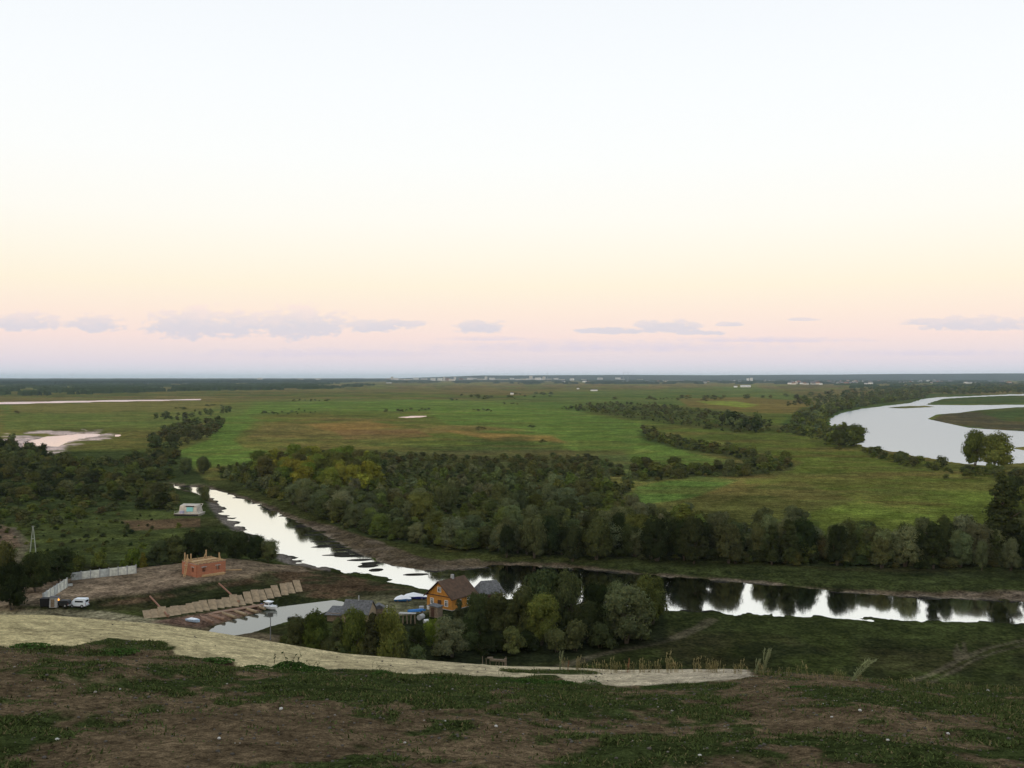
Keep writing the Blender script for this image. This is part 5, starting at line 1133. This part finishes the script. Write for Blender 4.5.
# short grass and leafy ground cover
n = 600000; r_ = np.sqrt(grng.random(n)) ; y = 7.5 + 21.2 * r_; x = (grng.random(n) - .5) * 1.16 * y
sy_ = YB + (fbm(x * .8, y * .8, 150) - .5) * 1.5; k = (grng.random(n) < .10 + .9 * fgmask(x, y) + .6 * (np.abs(y - sy_ + .35) < .4)) & ~sand_at(x, y); x, y = x[k], y[k]
clus = fbm(x * 1.6, y * 1.6, 160, 3); k = grng.random(len(x)) < ss(.3, .6, clus) * .95 + .05; x, y, clus = x[k], y[k], clus[k]; n = len(x); z = ground_z(x, y)
a = grng.random(n) * 6.28; L_ = (.022 + .045 * grng.random(n) ** 2) * (.7 + .9 * ss(.45, .7, clus)); up = .1 + .7 * grng.random(n); wd_ = .005 + .010 * grng.random(n)
d = np.stack([np.cos(a) * (1 - up * .7), np.sin(a) * (1 - up * .7), up], -1); s_ = np.stack([-np.sin(a), np.cos(a), 0 * a], -1); p = np.stack([x, y, z], -1)
V_ = np.stack([p - s_ * wd_[:, None], p + s_ * wd_[:, None], p + d * L_[:, None] + s_ * wd_[:, None] * .35 , p + d * L_[:, None] * 1.02 - s_ * wd_[:, None] * .35], 1).reshape(-1, 3)
c = np.array([.060, .078, .024]) * (.5 + 1.0 * grng.random((n, 1))); dry = grng.random(n) < np.where(y > 26.5, .5, .10); c[dry] = np.array([.17, .14, .065]) * (.6 + .6 * grng.random((dry.sum(), 1)))
me = new_mesh('grass', V_, [np.arange(4 * n).reshape(-1, 4)], np.repeat(c, 4, 0)); o = tag(link('grass', me, m_leaf), 'short grass and leafy ground cover on the hill top', 'grass', kind='stuff')
print('grass', n)
# pebbles and clods
n = 7000; y = 7.5 + 20 * np.sqrt(grng.random(n)); x = (grng.random(n) - .5) * 1.16 * y; z = ground_z(x, y); kp = ~sand_at(x, y) | (grng.random(n) < .12); x, y, z = x[kp], y[kp], z[kp]; n = len(x); s_ = .010 + .022 * grng.random(n) ** 6
ov = ICO_V[None] * (1 + .3 * (grng.random((n, 12, 1)) - .5)) * s_[:, None, None] * np.array([1, 1, .6]) + np.stack([x, y, z + s_ * .3], -1)[:, None]
tone = np.where(grng.random(n) < .05, .30, .11) * (.7 + .6 * grng.random(n)); cc = np.repeat(tone[:, None] * np.array([[1, .9, .76]]), 12, 0)
me = new_mesh('pebbles', ov.reshape(-1, 3), [(ICO_F[None] + 12 * np.arange(n)[:, None, None]).reshape(-1, 3)], cc); tag(link('pebbles', me, m_leaf), 'pebbles and clods strewn on the hill top', 'pebbles', kind='stuff')
# larger pale stones
m_stone = mat('pale_stone', (.50, .49, .45), .9, var=.2, scale=30)
sv = ICO_V * (1 + .35 * (grng.random((12, 1)) - .5)); smesh = new_mesh('stone', sv * np.array([1, .8, .55]), [ICO_F]); smesh.materials.append(m_stone)
for u, v, s, lab in ((281, 711, .075, 'white flat stone on the bare soil, centre left'), (219, 740, .05, 'small white stone low at the left in the grass'), (445, 722, .04, 'tiny white stone in the grass left of the centre'), (1000 - 12, 692, .09, 'pale stone at the right end of the hill edge'),
                     (860, 712, .06, 'whitish stone on the bare soil right of the centre'), (832, 718, .045, 'small pale stone left of the whitish one'), (823, 705, .04, 'tiny pale stone on the brown patch, upper one'), (496, 728, .055, 'pinkish pale stone in the middle of the grass'),
                     (57, 741, .05, 'pale stone near the lower left corner'), (948, 735, .05, 'pale stone in the green at lower right'), (700, 757, .05, 'pale stone at the lower edge right of the middle'), (120, 690, .04, 'tiny pale stone on the left soil'), (888, 742, .05, 'pale stone right of the brown patch, low'), (405, 744, .04, 'pale pebble low in the middle grass')):
    x, y, z = at_fg(u, v); o = bpy.data.objects.new('stone', smesh); C.objects.link(o); o.location = (x, y, z + s * .3); o.scale = (s * .5, s * .5, s * .5); o.rotation_euler = (.2, .1, u); tag(o, lab, 'stone', 'pale stones on the hill top')
# dry weeds on the edge of the hill
def weed_mesh(seed, stems, spread, lean, head, leafy, colr):
    g = np.random.default_rng(seed); V_, Q_, Cl = [], [], []; nb = 0
    def quad(p, q, w0, w1, c):
        nonlocal nb
        d_ = np.array(q) - np.array(p); s = np.cross(d_, g.normal(size=3)); s /= np.linalg.norm(s) + 1e-9
        V_.extend([p - s * w0, p + s * w0, q + s * w1, q - s * w1]); Q_.append([nb, nb + 1, nb + 2, nb + 3]); Cl.extend([c] * 4); nb += 4
    for i in range(stems):
        b0 = np.array([g.normal() * spread, g.normal() * spread * .6, -.03]); hh = .6 + .4 * g.random(); dr = np.array([lean + g.normal() * .10, g.normal() * .1, 1]); dr /= np.linalg.norm(dr); prev = b0; c = np.array(colr) * (.7 + .6 * g.random())
        for k in range(5):
            nx = prev + dr * hh / 5; quad(prev, nx, .006 - .0006 * k, .006 - .0008 * k, c); dr = dr + np.array([lean * .12, 0, -.02]) + g.normal(size=3) * .04; dr /= np.linalg.norm(dr)
            for _ in range(leafy):
                f = g.random(); s = prev + (nx - prev) * f; e_ = s + np.array([g.normal() * .5, g.normal() * .5, .6 + g.random()]) * (.05 + .05 * g.random()); quad(s, e_, .006, .003, c * (.8 + .4 * g.random()))
            prev = nx
        for _ in range(head):
            s = prev - dr * .22 * g.random(); e_ = s + (dr + g.normal(size=3) * .45) * .05; quad(s, e_, .010, .005, c * 1.15)
    me = new_mesh('stalks', V_, [np.array(Q_)], np.array(Cl)); me.materials.append(m_leaf); return me
wm = [weed_mesh(1, 5, .05, .05, 10, 1, (.30, .25, .12)), weed_mesh(2, 3, .03, -.08, 12, 1, (.34, .27, .13)), weed_mesh(3, 9, .12, .02, 5, 2, (.26, .22, .10)), weed_mesh(4, 11, .05, .18, 16, 10, (.26, .28, .15)), weed_mesh(5, 7, .035, .55, 16, 7, (.28, .31, .16)), weed_mesh(6, 5, .05, .05, 14, 2, (.28, .13, .07))]
def weed(u, v, hpx, wi, lab, grp=None, sx=1.0, name='dry_weed'):
    x, y, z = at_fg(u, v); h = hpx / F * y; o = bpy.data.objects.new(name, wm[wi]); C.objects.link(o); o.location = (x, y, z); o.scale = (h * sx, h * sx, h); o.rotation_euler.z = 0; tag(o, lab, 'weed', grp)
weed(764, 674, 27, 3, 'bushy grey green mugwort leaning right on the hill edge', sx=.9); weed(756, 674, 16, 3, 'small bushy weed at the left foot of the mugwort', sx=1)
weed(852, 681, 30, 4, 'tall pale weed leaning far to the right on the hill edge', sx=1.15); weed(836, 680, 13, 2, 'short pale tuft left of the leaning weed')
weed(916, 685, 12, 1, 'single upright stalk right of the leaning weed'); weed(905, 685, 7, 2, 'low pale tuft left of the single stalk'); weed(809, 678, 20, 1, 'thin pale twin stalk between mugwort and leaning weed')
weed(667, 673, 23, 0, 'tallest thin dry stalks above the sand end'); weed(676, 673, 19, 1, 'thin dry stalks right of the tallest ones'); weed(628, 673, 17, 5, 'reddish dock stalk on the hill edge'); weed(568, 671, 12, 5, 'short reddish dock stalk among dry grass'); weed(560, 670, 20, 3, 'dry thistle left end of the dry grass fringe', sx=.6)
g = random.Random(12)
for i in range(120):
    u = g.choice([g.uniform(562, 640), g.uniform(640, 750), g.uniform(750, 860), g.uniform(860, 1020), g.uniform(562, 750)]); hp2 = g.uniform(6, 17) * (1 if u < 800 else .6)
    weed(u, np.interp(u, U_, VC) + 1.5, hp2, g.choice([0, 1, 2, 2]), 'tuft of thin dry grass in the fringe along the hill edge', 'dry grass fringe on the hill edge', g.uniform(.7, 1.2), 'dry_grass_tuft')
# green leafy weeds at the foot of the sand
def leafy_mesh(seed, n, hh, twigs):
    g = np.random.default_rng(seed); th = g.random(n) * 6.28; r = np.sqrt(g.random(n)); zz = hh * (1 - r ** 2) * g.random(n) ** .6
    p = np.stack([np.cos(th) * r, np.sin(th) * r * .6, zz + .01], -1); s = .045 + .05 * g.random((n, 1)); nn = g.normal(size=(n, 3)) + [0, 0, 1.2]; nn /= np.linalg.norm(nn, axis=1)[:, None]
    t1 = np.cross(nn, g.normal(size=(n, 3))); t1 /= np.linalg.norm(t1, axis=1)[:, None]; t2 = np.cross(nn, t1)
    V_ = np.stack([p - t1 * s, p + t2 * s * .55, p + t1 * s, p - t2 * s * .55], 1).reshape(-1, 3); c = np.repeat(np.array([.05, .095, .022]) * (.6 + .8 * g.random((n, 1))), 4, 0)
    Q_ = np.arange(4 * n).reshape(-1, 4); ev_, ec_, eq = [], [], []; b0 = 4 * n
    for i in range(twigs):
        q = np.array([g.uniform(-.8, .8), g.uniform(-.3, .3), 0]); prev = q; d_ = np.array([g.normal() * .3, g.normal() * .2, 1])
        for k in range(4):
            nx = prev + d_ * hh * .42; ev_ += [prev - [.012, 0, 0], prev + [.012, 0, 0], nx + [.008, 0, 0], nx - [.008, 0, 0]]; eq.append([b0, b0 + 1, b0 + 2, b0 + 3]); b0 += 4; ec_ += [[.06, .05, .03]] * 4
            for _ in range(2): w = g.normal(size=3) * .07; ev_ += [nx, nx + w, nx + w * 1.2 + [0, 0, .05], nx + [0, 0, .06]]; eq.append([b0, b0 + 1, b0 + 2, b0 + 3]); b0 += 4; ec_ += [[.05, .075, .03]] * 4
            prev = nx; d_ = d_ + g.normal(size=3) * .25
    if ev_: V_ = np.concatenate([V_, np.array(ev_)]); Q_ = np.concatenate([Q_, np.array(eq)]); c = np.concatenate([c, np.array(ec_)])
    me = new_mesh('leaves', V_, [Q_], c); me.materials.append(m_leaf); return me
lm = [leafy_mesh(1, 900, .34, 5), leafy_mesh(2, 420, .7, 5), leafy_mesh(3, 600, .22, 0)]
for u, v, w, i, sz, lab in ((290, 670, 44, 0, 1.1, 'wide leafy green weed clump overlapping the sand, left one'), (255, 668, 30, 2, .8, 'low leafy green patch left of the wide clump'), (312, 671, 30, 0, .9, 'leafy weed with thin twigs right of the wide clump'),
                            (381, 675, 25, 1, .62, 'dark leafy weed with twigs at the middle of the sand foot'), (505, 681, 18, 1, .75, 'small leafy weed on the sand before the timber heap'), (591, 684, 22, 1, .6, 'leafy weed at the right end of the green tongue in the sand'),
                            (560, 685, 40, 2, .9, 'low green leafy patch in the middle of the sand tongue'), (528, 683, 36, 2, .9, 'low green leafy patch at the left of the sand tongue'), (655, 688, 14, 1, .5, 'small dark twiggy weed at the sand end'), (30, 646, 40, 2, .5, 'low green weed patch at the left edge of the sand foot'), (120, 652, 40, 2, .5, 'low green weed patch along the left sand foot'), (215, 662, 40, 2, .6, 'low green weed patch left of the leafy clumps'), (440, 679, 30, 2, .5, 'low green weed patch right of the dark leafy weed'), (800, 688, 24, 2, .5, 'low green weed patch on the right brown soil')):
    x, y, z = at_fg(u, v); s = w / 2 / F * y; o = bpy.data.objects.new('leafy_weed', lm[i]); C.objects.link(o); o.location = (x, y, z - .01); o.scale = (s, s, s * sz); tag(o, lab, 'weed', 'leafy weeds at the foot of the sand')

# ------------------------------------------------------------------ air
b = MB().box((0, 14500, 57.5), (60000, 45000, 121)); me = bpy.data.meshes.new('haze'); me.from_pydata(b.v, [], b.f)
hm = bpy.data.materials.new('haze'); hm.use_nodes = True; t = hm.node_tree; t.nodes.clear(); ho = N(t, 'ShaderNodeOutputMaterial'); pv = N(t, 'ShaderNodeVolumePrincipled')
pv.inputs['Color'].default_value = (.72, .88, 1.0, 1); pv.inputs['Density'].default_value = 3.0e-5; pv.inputs['Anisotropy'].default_value = 0.0; t.links.new(pv.outputs[0], ho.inputs['Volume'])
o = tag(link('haze', me, hm), 'thin evening haze over the plain', 'haze', kind='stuff')
